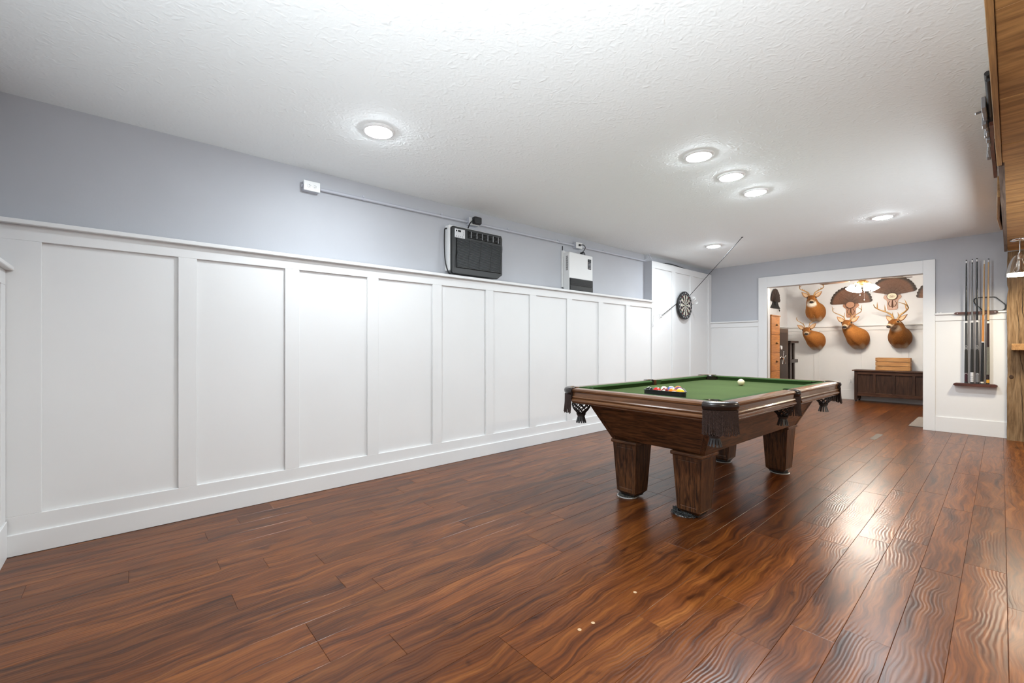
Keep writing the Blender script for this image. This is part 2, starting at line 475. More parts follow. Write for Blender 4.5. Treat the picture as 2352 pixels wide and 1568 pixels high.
# --- floor planks, each its own piece
PW = 0.1425; PY0 = -0.017; PL = 1.21
plank_cache = {}
def plank_mesh(L, Wd):
    key = (round(L, 3), round(Wd, 3))
    if key not in plank_cache:
        g, c = .0003, .0012
        mb = MB(); x0, x1, y0, y1 = g, L-g, g, Wd-g
        o = [(x0,y0),(x1,y0),(x1,y1),(x0,y1)]; i = [(x0+c,y0+c),(x1-c,y0+c),(x1-c,y1-c),(x0+c,y1-c)]
        vs = [(a,b,-.012) for a,b in o] + [(a,b,-.0010) for a,b in o] + [(a,b,0) for a,b in i]
        fs = [(8,9,10,11)]
        for k in range(4):
            j = (k+1) % 4
            fs += [(k,j,4+j,4+k), (4+k,4+j,8+j,8+k)]
        mb.add(vs, fs)
        me = mb.mesh('plank'); me.materials.append(M['plank'])
        plank_cache[key] = me
    return plank_cache[key]
cells = []
k = -19
while True:
    y0 = PY0 + PW*k; y1 = y0 + PW
    if y0 > 3.42: break
    y1 = min(y1, 3.418)
    xend = 7.91 if (y0 < .66 or y1 > 2.54) else XF
    if y1 < .66 and y0 > -1.7 or (y1 > 2.54 and y0 < 3.18): xend = XF
    off = random.choice((.0, .33, .61, .9, .18, .75)) * PL
    x = XN - off
    while x < xend - .02:
        a, b_ = max(x, XN), min(x + PL, xend)
        if b_ - a > .03: cells.append((a, b_, y0, y1))
        x += PL
    k += 1
def cell_size(c):
    xm, ym = (c[0]+c[1])/2, (c[2]+c[3])/2
    f = Vector((math.cos(YAW), math.sin(YAW))); r = Vector((math.sin(YAW), -math.cos(YAW)))
    d = Vector((xm, ym)); dep = d.dot(f)
    if dep < .3: return 0
    px = 1176 + 1000.7*d.dot(r)/dep
    if px < -500 or px > 2900: return 0
    return (c[1]-c[0]) / (dep**3)
cells.sort(key=cell_size, reverse=True)
for c in cells[:300]:
    o = link('plank', plank_mesh(c[1]-c[0], c[3]-c[2]), floor)
    o.location = (c[0], c[2], 0)
rest = MB()
for c in cells[300:]:
    me = plank_mesh(c[1]-c[0], c[3]-c[2])
    rest.add([(v.co.x+c[0], v.co.y+c[2], v.co.z) for v in me.vertices], [tuple(p.vertices) for p in me.polygons])
ro = rest.build('distant_planks', M['plank'], floor); ro['kind'] = 'stuff'

# --- long left wall
wl = struct(bx('wall_left', XN-.1, XE+.12, YU, YU+.12, 0, H, M['blue']))
wl['label'] = 'long wall painted grey blue above white board and batten wainscot'
bx('panel_backing', XN-.039, 5.84, YP, YU, 0, 1.735, M['white'], wl)
bx('bottom_rail', XN-.039, 5.83, YR, YP, .10, .203, M['white'], wl, .0015)
bx('top_rail', XN-.039, 5.83, YR, YP, 1.655, 1.735, M['white'], wl, .0015)
bx('cap_rail', XN-.039, 5.83, YR-.035, YU, 1.735, 1.760, M['white'], wl, .003)
bx('batten', XN-.039, -.331, YR, YP, .203, 1.655, M['white'], wl, .0015)
for k in range(9):
    x = .254 + .6135*k
    bx('batten', x, x+.096, YR, YP, .203, 1.655, M['white'], wl, .0015)
bl = struct(bx('baseboard_left', XN-.017, XE, YB, YP, 0, .112, M['white'], None, .002))
# boxed-out corner carrying the dart board
wb = struct(bx('wall_boxed_corner', 5.835, XE+.02, YP, YU, 0, 2.335, M['white']))
wb['label'] = 'boxed white board and batten corner standing below the ceiling'
bx('side_panel', 5.826, 5.834, YR+.002, YU, 1.760, 2.3515, M['blue'], wb)
bx('top_board', 5.828, XE+.02, YR, YU, 2.335, 2.352, M['white'], wb, .002)
bx('top_rail', 5.828, XE+.02, YR, YP, 2.255, 2.335, M['white'], wb, .0015)
bx('bottom_rail', 5.83, XE+.02, YR, YP, .10, .203, M['white'], wb, .0015)
for a, b_ in ((5.828, 5.925), (6.43, 6.53), (7.03, 7.13), (7.70, XE+.02)):
    bx('batten', a, b_, YR, YP, .203, 2.255, M['white'], wb, .0015)

# --- end wall with the wide opening
OY0, OY1, OZ = .681, 2.53, 2.04
XU = XE + .024
mb = MB()
mb.box(XU, XU+.10, YRT-.1, OY0-.02, 0, H); mb.box(XU, XU+.10, OY1+.02, YU, 0, H); mb.box(XU, XU+.10, OY0-.02, OY1+.02, OZ+.02, H)
we = struct(mb.build('wall_end', M['blue'])); we['label'] = 'end wall painted grey blue around the wide opening'
mb = MB()
mb.box(XU+.10, XU+.112, YRT-.1, OY0-.02, 0, H); mb.box(XU+.10, XU+.112, OY1+.02, YU, 0, H); mb.box(XU+.10, XU+.112, OY0-.02, OY1+.02, OZ+.02, H)
mb.build('rear_face', M['pale'], we)
for a, b_ in ((YRT, OY0-.115), (OY1+.128, YR)):
    bx('panel_backing', XE+.014, XU, a, b_, 0, 1.49, M['white'], we)
    bx('top_rail', XE+.002, XE+.014, a, b_, 1.412, 1.49, M['white'], we, .0015)
    bx('cap_rail', XE-.022, XU, a, b_, 1.49, 1.512, M['white'], we, .003)
for a, b_ in ((-.30, -.20), (-.95, -.85), (-1.6, -1.5), (-2.25, -2.15)):
    bx('batten', XE+.002, XE+.014, a, b_, .19, 1.412, M['white'], we, .0015)
be = struct(bx('baseboard_end', XE-.002, XE+.014, YRT, OY0-.115, 0, .19, M['white'], None, .002))
be2 = struct(bx('baseboard_corner', XE-.002, XE+.014, OY1+.128, YB, 0, .19, M['white'], None, .002))
tr = struct(MB().box(XE-.004, XU, OY1, OY1+.128, 0, OZ+.17).build('trim_1', M['white'], bev=.002)); tr['label'] = 'wide white casing around the opening'
bx('casing_side', XE-.004, XU, OY0-.115, OY0, 0, OZ+.17, M['white'], tr, .002)
bx('casing_head', XE-.004, XU, OY0, OY1, OZ, OZ+.17, M['white'], tr, .002)
bx('jamb', XE+.006, XU+.118, OY1, OY1+.02, 0, OZ+.02, M['white'], tr, .001)
bx('jamb', XE+.006, XU+.118, OY0-.02, OY0, 0, OZ+.02, M['white'], tr, .001)
bx('head_jamb', XE+.006, XU+.118, OY0, OY1, OZ, OZ+.02, M['white'], tr, .001)

# --- wall behind the camera and right wall
wn = struct(bx('wall_behind', XN-.15, XN-.04, YRT-.1, YU, 0, H, M['blue'])); wn['label'] = 'wall beside the camera'
bx('panel_backing', XN-.04, XN-.018, YRT, YU, 0, 1.49, M['white'], wn)
bx('top_rail', XN-.018, XN-.003, YRT, YR, 1.412, 1.49, M['white'], wn, .0015)
bx('cap_rail', XN-.018, XN+.026, YRT, YR-.001, 1.49, 1.512, M['white'], wn, .003)
for k in range(8):
    y = 3.335 - .72*k
    bx('batten', XN-.018, XN-.003, y, y+.096, .19, 1.412, M['white'], wn, .0015)
bn = struct(bx('baseboard_behind', XN-.018, XN+.004, YRT, YB, 0, .19, M['white'], None, .002))
wr = struct(bx('wall_right', XN-.15, XF+.15, YRT-.12, YRT, 0, H, M['pale']))

# --- next room
wf = struct(bx('wall_far', XF+.02, XF+.14, YRT, YL2+.1, 0, H, M['pale'])); wf['label'] = 'far wall of the next room, pale grey above white wainscot'
bx('panel_backing', XF+.008, XF+.02, -1.6, YL2, 0, 1.49, M['white'], wf)
bx('top_rail', XF-.004, XF+.008, -1.6, YL2, 1.405, 1.485, M['white'], wf, .0015)
bx('cap_rail', XF-.03, XF+.02, -1.6, YL2, 1.485, 1.508, M['white'], wf, .003)
for y in (2.585, 1.875, 1.165, .455, -.255):
    bx('batten', XF-.004, XF+.008, y, y+.098, .19, 1.405, M['white'], wf, .0015)
bf = struct(bx('baseboard_far', XF-.010, XF+.008, -1.6, YL2, 0, .192, M['white'], None, .002))
w2 = struct(bx('wall_far_left', XU+.112, XF+.14, YL2, YL2+.1, 0, H, M['pale']))
bx('panel_backing', XU+.112, XF, YL2-.012, YL2, 0, 1.49, M['white'], w2)
bx('cap_rail', XU+.112, XF-.03, YL2-.04, YL2, 1.485, 1.508, M['white'], w2, .003)
w3 = struct(bx('wall_far_right', XU+.112, XF+.02, -1.7, -1.6, 0, H, M['pale']))

# ------------------------------------------------------------------ recessed lamps
def recessed(x, y, label):
    t = tag(empty('recessed_light', (x, y, H)), label, 'ceiling light', 'recessed ceiling lights')
    MB().lathe([(.080,-.001),(.084,-.012),(.096,-.009),(.102,-.002),(.102,.0),(.08,.0)], 40).build('trim_ring', M['pvc'], t, 30)
    MB().lathe([(.0005,-.0225),(.025,-.0220),(.050,-.0200),(.068,-.0165),(.078,-.0110),(.081,-.004)], 40).build('lens', M['lens'], t, 60)
recessed(1.205, 2.625, 'lit round recessed light above the white outlet on the long wall, nearest the camera')
recessed(3.077, 1.443, 'lit recessed light over the pool table, nearest the camera of its row of three')
recessed(3.644, 1.445, 'lit recessed light over the pool table, middle one of its row of three')
recessed(4.179, 1.449, 'lit recessed light over the pool table, farthest of its row of three')
recessed(5.99, .836, 'lit recessed light in front of the wide opening')
recessed(6.02, 2.617, 'small lit recessed light by the dart board corner')
recessed(1.205, .836, 'lit recessed light above the camera side of the room, outside the picture')

# ------------------------------------------------------------------ timber canopy over the bar, post, ledge
ZC = 2.19
CR = -.0095             # the canopy runs a touch out of line with the wall
cn = tag(empty('timber_canopy', (0, .019, ZC), CR), 'brown rough-board canopy running along the ceiling at the right edge', 'canopy')
seams = [-.40, .45, 1.30, 2.15, 2.95, 3.63, 4.42, 5.13, 5.72, 6.35, 6.98, 7.63]
for a, b_ in zip(seams, seams[1:]):
    dz = random.uniform(0, .008)
    bx('board', a+.002, b_-.002, -1.30, .0155, .012+dz, .036+dz, M['beamx'], cn, .003)
bx('fascia_board', -.40, 3.97, .017, .037, 0, H-ZC, M['fascia'], cn, .002)
bx('weathered_fascia_board', 3.972, 7.63, .006, .031, -.004, H-ZC, M['fascia2'], cn, .002)
bx('end_board', 7.60, 7.63, -1.30, .004, .0, H-ZC, M['beamx'], cn, .002)
bx('joist', -.40, 7.60, -.70, -.64, .05, H-ZC, M['beamx'], cn)

# post with rough, wavy faces and long checks
def timber_post():
    t = tag(empty('timber_post', (7.665, -.045, 0)), 'rough square timber post with long cracks against the end wall', 'post')
    w, d = .22, .105
    rr = []
    rnd = random.Random(3)
    nz = 46
    for i in range(nz+1):
        z = (ZC-.004)*i/nz
        ring = []
        for x, y in ((0,0),(0,-w*.25),(0,-w*.5),(0,-w*.75),(0,-w),(d,-w),(d,-w*.5),(d,0),(d*.5,0)):
            j = .002
            wav = .002*math.sin(z*5+y*9) + .0012*math.sin(z*13+1)
            nx = rnd.uniform(-j, j)*.6 + (wav*.6 if x == 0 else 0); ny = rnd.uniform(-j, j) + (wav if y == 0 else 0)
            if x == d: nx = 0
            if 1.70 < z < 1.80 and y == 0: ny -= .012*math.sin((z-1.70)/.10*PI)
            ring.append((x+max(nx, -.004), y+ny, z))
        rr.append(ring)
    MB().rings(rr).build('timber', M['post'], t, 35)
    def check(pts, wd):
        pts = [(p.x + rnd.uniform(-.0016,.0016), p.y) for p in smooth_path([(a, b, 0) for a, b in pts], 4)]
        mb = MB(); n = len(pts)
        vs = []; fs = []
        for k, (y, z) in enumerate(pts):
            h = wd*.55*(.12+.88*math.sin(PI*k/(n-1)))
            vs += [(-.0055, y-h, z), (-.0055, y+h, z), (.02, y+h, z), (.02, y-h, z)]
        for k in range(n-1):
            for q in range(4):
                r_ = (q+1) % 4
                fs.append((4*k+q, 4*k+r_, 4*k+4+r_, 4*k+4+q))
        fs += [(0,1,2,3), tuple(4*(n-1)+q for q in range(4))]
        mb.add(vs, fs).build('crack', M['crack'], t)
    check([(-.112,1.72),(-.116,1.66),(-.118,1.60),(-.114,1.53),(-.116,1.47),(-.122,1.42)], .006)
    check([(-.070,1.62),(-.078,1.50),(-.085,1.40),(-.090,1.30),(-.088,1.20),(-.090,1.10)], .004)
    check([(-.095,1.00),(-.103,.93),(-.112,.86),(-.120,.80)], .003)
    check([(-.097,.78),(-.104,.64),(-.112,.50),(-.116,.36),(-.118,.22),(-.122,.05)], .0035)
    check([(-.160,2.10),(-.168,2.0),(-.162,1.9),(-.166,1.8)], .006)
    mb = MB(); mb.sphere((.000, -.032, .735), .024, 14, (.22,.8,1.0)); mb.build('knot', M['knot'], t, 60)
timber_post()

ld = tag(empty('timber_ledge', (7.46, -.075, 1.045)), 'short thick wooden ledge fixed to the rough timber post', 'shelf')
bx('slab', 0, .196, -.55, 0, 0, .075, M['fascia'], ld, .004)
bx('bracket', .12, .196, -.30, -.26, -.16, 0, M['beamx'], ld, .003)

# pendant lamp with clear bell glass
def pendant(x, y, label):
    t = tag(empty('pendant_lamp', (x, y, ZC)), label, 'pendant lamp', 'clear glass pendant lamps under the canopy')
    MB().lathe([(.0005,-.014),(.03,-.012),(.065,-.005),(.072,.004),(.072,.012)], 32).build('ceiling_plate', M['chrome'], t, 50)
    MB().tube([(0,0,-.01),(0,0,-.14)], .0035, 8).build('stem', M['steel'], t, 60)
    MB().lathe([(.0005,-.125),(.013,-.127),(.015,-.150),(.020,-.156),(.020,-.20),(.0005,-.20)], 20).build('socket', M['chrome'], t, 50)
    # ribbed bell, thin wall
    n = 48; rr = []
    prof = [(.018,-.150),(.040,-.162),(.058,-.190),(.074,-.235),(.088,-.285),(.096,-.320),(.101,-.345),(.103,-.372)]
    for r, z in prof:
        rb = .0012 if z < -.30 else 0
        rr.append([((r+rb*math.cos(j*PI))*math.cos(2*PI*j/n), (r+rb*math.cos(j*PI))*math.sin(2*PI*j/n), z) for j in range(n)])
    for r, z in reversed(prof):
        rr.append([((r-.003)*math.cos(2*PI*j/n), (r-.003)*math.sin(2*PI*j/n), z) for j in range(n)])
    MB().rings(rr, False, False).build('glass_shade', M['glass'], t, 60)
    MB().lathe([(.0005,-.205),(.012,-.21),(.017,-.24),(.017,-.30),(.030,-.325),(.050,-.330),(.085,-.336),(.090,-.342)], 28).build('lamp_body', M['chrome'], t, 50)
    MB().lathe([(.0895,-.3415),(.089,-.368),(.060,-.3715),(.0005,-.372)], 28).build('diffuser', M['pendglow'], t, 50)
    for k in range(4):
        a = PI/4 + k*PI/2
        MB().tube([(.017*math.cos(a),.017*math.sin(a),-.19),(.075*math.cos(a),.075*math.sin(a),-.34)], .0016, 6).build('rod', M['chrome'], t, 60)
pendant(6.93, -.128, 'lit clear glass bell pendant hanging in front of the timber post')
pendant(4.30, -.60, 'lit clear glass pendant added for light further along the bar, outside the picture')  # added lamp, unseen, gives the bar side and end wall more light
pendant(1.70, -.60, 'lit clear glass pendant added for light over the near end of the bar, outside the picture')  # another added unseen lamp, nearer the camera

# long metal and wood ornament on the outer side of the canopy
def ornament():
    t = tag(empty('rifle_ornament', (2.95, .0285, 2.325), CR), 'long metal and wood rifle-like ornament on the outer side of the canopy', 'ornament')
    MB().tube([(0,.014,.02),(.34,.014,.02),(.62,.014,.012)], [.011,.011,.013], 10).build('barrel', M['iron'], t, 60)
    MB().tube([(.02,.013,-.004),(.48,.013,-.008)], .008, 8).build('magazine_tube', M['iron'], t, 60)
    MB().rings([[(x, .003+o, z0),(x, .019+o, z0),(x, .019+o, z1),(x, .003+o, z1)] for x, o, z0, z1 in ((.60,.002,-.02,.03),(.80,.004,-.025,.03),(.98,.006,-.035,.025),(1.16,.003,-.06,.015),(1.42,.0,-.10,.005))]).build('stock', M['gunwood'], t, 40)
    rnd = random.Random(5)
    x = .30
    for k in range(13):
        L = rnd.uniform(.055, .085)
        o = .025 + .003*math.sin(k*.55) + (.003 if k % 3 == 0 else 0)
        bx('metal_block', x, x+L-.006, o-.002, o+rnd.uniform(.010,.017), -.03+rnd.uniform(-.01,.01), .035, M['pewter'], t, .003)
        x += L
    MB().tube([(.40,.03,.0),(.385,.066,-.012)], .006, 8).build('bolt_pin', M['pewter'], t, 60)
    for px in (.42, .62, 1.02):
        MB().tube([(px,.0,.03),(px,.022,.03)], .003, 6).build('hook', M['iron'], t, 60)
ornament()
pq = tag(empty('wooden_plaque', (5.02, .003, 2.24), CR), 'plain wooden plaque hung on the canopy between the ornament and the end wall', 'plaque')
mb = MB()
mb.add([(0,.002,.0),(0,.002,.16),(.80,.014,.17),(1.45,.002,.16),(1.45,.002,.0),(.80,.014,-.012),
        (0,.018,.0),(0,.018,.16),(.80,.032,.17),(1.45,.018,.16),(1.45,.018,.0),(.80,.032,-.012)],
       [(0,1,2,5),(5,2,3,4),(6,11,8,7),(11,10,9,8),(0,6,7,1),(1,7,8,2),(2,8,9,3),(3,9,10,4),(4,10,11,5),(5,11,6,0)])
mb.build('board', M['fascia'], pq, bev=.002)
MB().tube([(.2,.0,.13),(.2,.014,.13)], .003, 6).build('nail', M['iron'], pq, 60)

# ------------------------------------------------------------------ outlets, conduit, wall units
def wall_outlet(x, z, label, sideways=True, plugged=False):
    """surface box on the long wall, facing the room"""
    t = tag(empty('outlet_box', (x, YU, z)), label, 'outlet', 'surface outlet boxes on the long wall')
    bx('box', -.058, .058, -.052, 0, -.036, .036, M['conduit'], t, .003)
    bx('cover_plate', -.060, .060, -.058, -.052, -.038, .038, M['pvc'], t, .003)
    for s in (-1, 1):
        f = MB().lathe([(.0005,-.0612),(.0155,-.0612),(.0168,-.058)], 20, ax='y', c=(s*.0195, 0, 0)).build('receptacle', M['pvc'], t, 40)
        mb = MB()
        for dz in (-.006, .006): mb.box(s*.0195-.006, s*.0195+.004, -.0618, -.0610, dz-.0012, dz+.0012)
        mb.lathe([(.0005,-.0618),(.0024,-.0618),(.0024,-.061)], 8, ax='y', c=(s*.0195+.0085, 0, 0))
        mb.build('slot', M['black'], f)
    mb = MB(); mb.lathe([(.0005,-.0590),(.0028,-.0590),(.003,-.058)], 10, ax='y'); mb.build('screw', M['steel'], t, 40)
    for s in (-1, 1): bx('knockout_tab', s*.058, s*.068, -.032, -.012, -.010, .010, M['conduit'], t, .003)
    return t
wall_outlet(1.075, 2.318, 'white double outlet box at the left end of the painted conduit')
wall_outlet(2.620, 2.338, 'outlet box above the black air conditioner with a large black plug')
wall_outlet(4.250, 2.348, 'outlet box above the white wall heater with a thin cord')

cd = tag(empty('conduit', (0, YU, 0)), 'thin painted conduit running along the top of the long wall', 'conduit')
def cz(x): return 2.318 + (x-1.075)*.0093
for a, b_ in ((1.143, 2.552), (2.688, 4.182), (4.318, 5.828)):
    MB().tube([(a,-.022,cz(a)),(b_,-.022,cz(b_))], .0115, 12).build('pipe', M['conduit'], cd, 60)
for x in (1.50, 2.27, 3.11, 3.92, 4.82):
    MB().tube([(x-.008,-.022,cz(x)),(x+.008,-.022,cz(x))], .0145, 12).build('clip', M['conduit'], cd, 60)
    bx('clip_foot', x-.008, x+.008, -.008, 0, cz(x)+.008, cz(x)+.034, M['conduit'], cd)

# air conditioner
def air_conditioner():
    x0, x1, z0, z1 = 2.318, 2.945, 1.785, 2.237
    yf = -.120                       # front face from the painted wall
    t = tag(empty('air_conditioner', (x0, YU, z0)), 'black-faced through-wall air conditioner in a white sleeve', 'air conditioner')
    W_, H_ = x1-x0, z1-z0
    MB().box(-.010, W_-.004, -.075, 0, .03, H_+.014).build('sleeve', M['pvc'], t, bev=.004)
    # front frame: chamfered outline
    c = .014
    fr = [(c,.0),(W_*.90,.0),(W_,.045),(W_,H_-.03),(W_-c,H_),(c,H_),(0,H_-c),(0,c)]
    MB().prism([(a,b_) for a,b_ in fr], yf+.014, -.075, 'y').build('body', M['dgrey'], t, bev=.006, seg=2)
    # slots in the intake grille
    gx0, gx1, gz0, gz1 = .055, W_-.028, .062, H_-.112
    n = 26
    bx('grille_shade_plate', gx0-.004, gx1+.004, yf+.0125, yf+.02, gz0-.004, gz1+.004, M['shadowgap'], t)
    for k in range(n):
        z = gz0 + (gz1-gz0)*(k+.5)/n
        bx('grille_slat', gx0-.004, gx1+.004, yf, yf+.013, z-.0042, z+.0028, M['dgrey'], t)
    for q in (.0, .25, .5, .75, 1.0):
        x = gx0 + (gx1-gx0)*q
        pts = [(x+.012*math.sin((k/10-.5)*PI*1.2), yf-.001, gz0+(gz1-gz0)*k/10) for k in range(11)]
        MB().tube(pts, .0022, 6).build('grille_rib', M['dgrey'], t, 60)
    # outlet louvres on top right
    ox0, ox1, oz0, oz1 = .185, W_-.03, H_-.092, H_-.022
    bx('vent_shade_plate', ox0, ox1, yf+.012, yf+.02, oz0, oz1, M['shadowgap'], t)
    for k in range(5):
        z = oz0 + (oz1-oz0)*(k+.5)/5
        bx('vent_louvre', ox0, ox1, yf+.002, yf+.013, z-.002, z+.002, M['dgrey'], t)
    for k in range(6):
        x = ox0 + (ox1-ox0)*(k+.5)/6
        bx('vent_vane', x-.0025, x+.0025, yf-.0005, yf+.012, oz0+.004, oz1-.004, M['btn'], t)
    cp = bx('control_panel', .030, .148, yf+.006, yf+.016, H_-.108, H_-.022, M['silver'], t, .003)
    bx('display', .064, .098, yf+.0045, yf+.006, H_-.052, H_-.034, M['lcd'], cp)
    MB().lathe([(.0005,yf+.0045),(.007,yf+.0045),(.008,yf+.006)], 14, ax='y', c=(.048,0,H_-.043)).build('badge', M['lcd'], cp, 40)
    for k in range(4):
        MB().lathe([(.0005,yf+.0045),(.005,yf+.0045),(.0056,yf+.006)], 12, ax='y', c=(.046+k*.024,0,H_-.093)).build('button', M['btn'], cp, 40)
    for k in range(2):
        MB().lathe([(.0005,yf+.0045),(.005,yf+.0045),(.0056,yf+.006)], 12, ax='y', c=(.128,0,H_-.052-k*.020)).build('button', M['btn'], cp, 40)
    MB().box(.03, W_*.86, yf+.03, -.0, -.025, -.012).build('base_pan', M['dgrey'], t, bev=.003)
    pts = [(.05,-.085,-.018),(.0,-.085,-.014),(-.030,-.075,.03),(-.045,-.06,.12),(-.047,-.05,.26),(-.043,-.045,.38),(-.028,-.035,.43),(.03,-.03,.435),(.12,-.03,.44)]
    pts += [(.215,-.03,.44),(.228,-.045,.47),(.226,-.085,.515),(.262,-.095,.556)]
    MB().tube(smooth_path(pts, 5), .0062, 8).build('cord', M['rubber'], t, 60)
    mb = MB(); mb.box(.262, .352, -.118, -.064, .520, .590); mb.build('plug', M['black'], t, bev=.012, seg=3)
    for dx in (.285, .325): MB().sphere((dx,-.108,.522), .008, 8).build('plug_button', M['dgrey'], t, 60)

air_conditioner()

# wall heater
def heater():
    x0, x1, z0, z1 = 3.985, 4.435, 1.764, 2.226
    t = tag(empty('wall_heater', (x0, YU, z0)), 'white wall heater with a black grille base standing on the ledge', 'heater')
    W_, H_ = x1-x0, z1-z0; yf = -.125
    MB().box(0, W_, yf, -.02, .0, H_).build('cabinet', M['pvc'], t, bev=.014, seg=3)
    bx('back_plate', -.012, W_+.0, -.022, 0, .045, H_+.022, M['pvc'], t, .002)
    for s in (-.006, W_-.02): bx('mounting_tab', s, s+.026, -.030, 0, H_-.05, H_+.028, M['pvc'], t, .002)
    bx('grille_frame', .004, W_-.004, yf-.004, yf+.01, .002, .150, M['black'], t, .004)
    for k in range(8):
        bx('grille_slat', .014, W_-.014, yf-.010, yf-.004, .066+k*.0098, .071+k*.0098, M['dgrey'], t)
    bx('lower_panel', .010, W_-.010, yf-.009, yf-.004, .006, .058, M['dgrey'], t, .002)
    cp = bx('control_panel', W_-.105, W_-.038, yf-.004, yf+.004, H_-.175, H_-.048, M['lcd'], t, .003)
    for r in range(5):
        for c in range(2):
            bx('button', W_-.097+c*.030, W_-.076+c*.030, yf-.006, yf-.004, H_-.166+r*.017, H_-.156+r*.017, M['btn'], cp)
    bx('display', W_-.097, W_-.046, yf-.0055, yf-.004, H_-.078, H_-.058, M['dgrey'], cp)
    for k in range(14):
        bx('side_vent', -.001, .001, yf+.025, yf+.055, H_-.055-k*.0125, H_-.049-k*.0125, M['shadowgap'], t)
    for k in range(2):
        bx('chain_hook', .006+k*.37, .012+k*.37, -.010, 0, H_+.028, H_+.085-.03*k, M['iron'], t)
    pts = [(.262,-.066,.585),(.300,-.095,.588),(.335,-.095,.560),(.330,-.070,.520),(.300,-.045,.490)]
    MB().tube(smooth_path(pts, 5), .0045, 8).build('cord', M['rubber'], t, 60)
    for q in range(3):
        c = [(.325+.030*math.cos(a+q)+.004*q, -.045-.012*q, .484+.022*math.sin(a+q)) for a in [2*PI*i/16 for i in range(16)]]
        MB().tube(c, .004, 6, closed=True).build('cord_coil', M['rubber'], t, 60)
    bx('plug', .245, .270, -.080, -.060, .575, .598, M['black'], t, .004)
heater()

# loose dark cable lying on the boxed corner and a wire loop
cbl = tag(MB().tube(smooth_path([(6.18,3.47,2.358),(6.32,3.455,2.372),(6.5,3.45,2.374),(6.75,3.46,2.366),(7.0,3.48,2.360)], 6), .007, 8).build('cable', M['rubber'], None, 60),
          'black cable lying on top of the boxed white corner', 'cable')
wlp = tag(MB().tube(smooth_path([(5.72,3.545,2.362),(5.80,3.53,2.372),(5.86,3.50,2.400),(5.875,3.49,2.440),(5.84,3.49,2.448),(5.86,3.48,2.41),(5.92,3.47,2.362),(5.98,3.47,2.358)], 6), .005, 8).build('wire_loop', M['conduit'], None, 60),
          'looped grey wire at the end of the conduit above the boxed corner', 'wire')

# ------------------------------------------------------------------ dart board, darts, ring toss
def dartboard():
    c = (6.775, YR, 1.745)
    t = tag(empty('dartboard', c), 'round dart board with numbers on the boxed white corner', 'dartboard')
    R_ = .2255; th = .040
    MB().lathe([(.0005,-.0125),(.17,-.0125),(R_-.01,-.0125),(R_,-.018),(R_,-th+.003),(R_-.003,-th),(.0005,-th)], 64, ax='y').build('body', M['black'], t, 40)
    cream = plain('sisal_cream', (.60,.56,.46), .85, var=.1, vscale=60); blk = plain('sisal_black', (.014,.014,.014), .85)
    red = plain('sisal_red', (.36,.025,.03), .8); grn = plain('sisal_green', (.02,.13,.06), .8)
    mb = MB(); y = -th-.0012
    rad = [.0159, .099, .107, .162, .170]
    for k in range(20):
        a0 = PI/2 - PI/20 + k*PI/10
        odd = k % 2 == 0
        for q in range(4):
            mi = (1 if odd else 0) if q in (0, 2) else (2 if odd else 3)
            for s in range(3):
                b0, b1 = a0 + s*PI/30, a0 + (s+1)*PI/30
                r0, r1 = rad[q], rad[q+1]
                mb.add([(r0*math.cos(b0),y,r0*math.sin(b0)),(r1*math.cos(b0),y,r1*math.sin(b0)),(r1*math.cos(b1),y,r1*math.sin(b1)),(r0*math.cos(b1),y,r0*math.sin(b1))], [(0,1,2,3)], mi)
    for r0, r1, mi in ((.0004,.0064,2),(.0064,.0159,3)):
        for s in range(20):
            b0, b1 = 2*PI*s/20, 2*PI*(s+1)/20
            mb.add([(r0*math.cos(b0),y,r0*math.sin(b0)),(r1*math.cos(b0),y,r1*math.sin(b0)),(r1*math.cos(b1),y,r1*math.sin(b1)),(r0*math.cos(b1),y,r0*math.sin(b1))], [(0,1,2,3)], mi)
    mb.build('scoring_face', [cream, blk, red, grn], t)
    for r in (.0159, .099, .107, .162, .170):
        MB().tube([(r*math.cos(2*PI*k/48), y-.0008, r*math.sin(2*PI*k/48)) for k in range(48)], .0008, 4, closed=True).build('wire_ring', M['steel'], t, 60)
    for k in range(20):
        a = PI/2 - PI/20 + k*PI/10
        MB().tube([(.0159*math.cos(a), y-.0008, .0159*math.sin(a)), (.19*math.cos(a), y-.0008, .19*math.sin(a))], .0007, 4).build('wire', M['steel'], t, 60)
    nums = [20,5,12,9,14,11,8,16,7,19,3,17,2,15,10,6,13,4,18,1]
    for k, nn in enumerate(nums):
        a = PI/2 + k*PI/10
        me = text_mesh(str(nn), .034, .0006); me.materials.append(M['pvc'])
        o = link('number', me, t)
        o.location = (-.196*math.cos(a) * -1, y-.001, .196*math.sin(a)); o.rotation_euler = (PI/2, 0, 0)
        # seen from the room, +x is to the right: numbers run clockwise from 20
    return t
db = dartboard()

def dart(dx, dz, aim, label):
    t = tag(empty('dart', (6.775+dx, YR-.040, 1.745+dz)), label, 'dart', 'darts stuck in the board')
    t.rotation_euler = aim
    MB().tube([(0,.004,0),(0,-.030,0)], [.0008,.0014], 6).build('point', M['steel'], t, 60)
    MB().tube([(0,-.030,0),(0,-.033,0),(0,-.072,0),(0,-.076,0)], [.002,.0036,.0036,.002], 8).build('barrel', M['steel'], t, 60)
    MB().tube([(0,-.076,0),(0,-.112,0)], .0022, 6).build('shaft', M['pvc'], t, 60)
    for k in range(4):
        a = k*PI/2 + PI/4
        mb = MB(); mb.prism([(0,-.104),(.026,-.118),(.026,-.144),(.0,-.152)], -.0006, .0006, 'z')
        o = mb.build('flight', M['pvc'], t); o.rotation_euler = (0, a, 0)
dart(.050, .066, (-.42, 0, -.05), 'upper of the two white-flighted darts beside each other in the board')
dart(.075, .045, (-.40, 0, .02), 'lower of the two white-flighted darts beside each other in the board')
dart(.128, .010, (-.25, 0, .05), 'white-flighted dart at the right edge of the board')

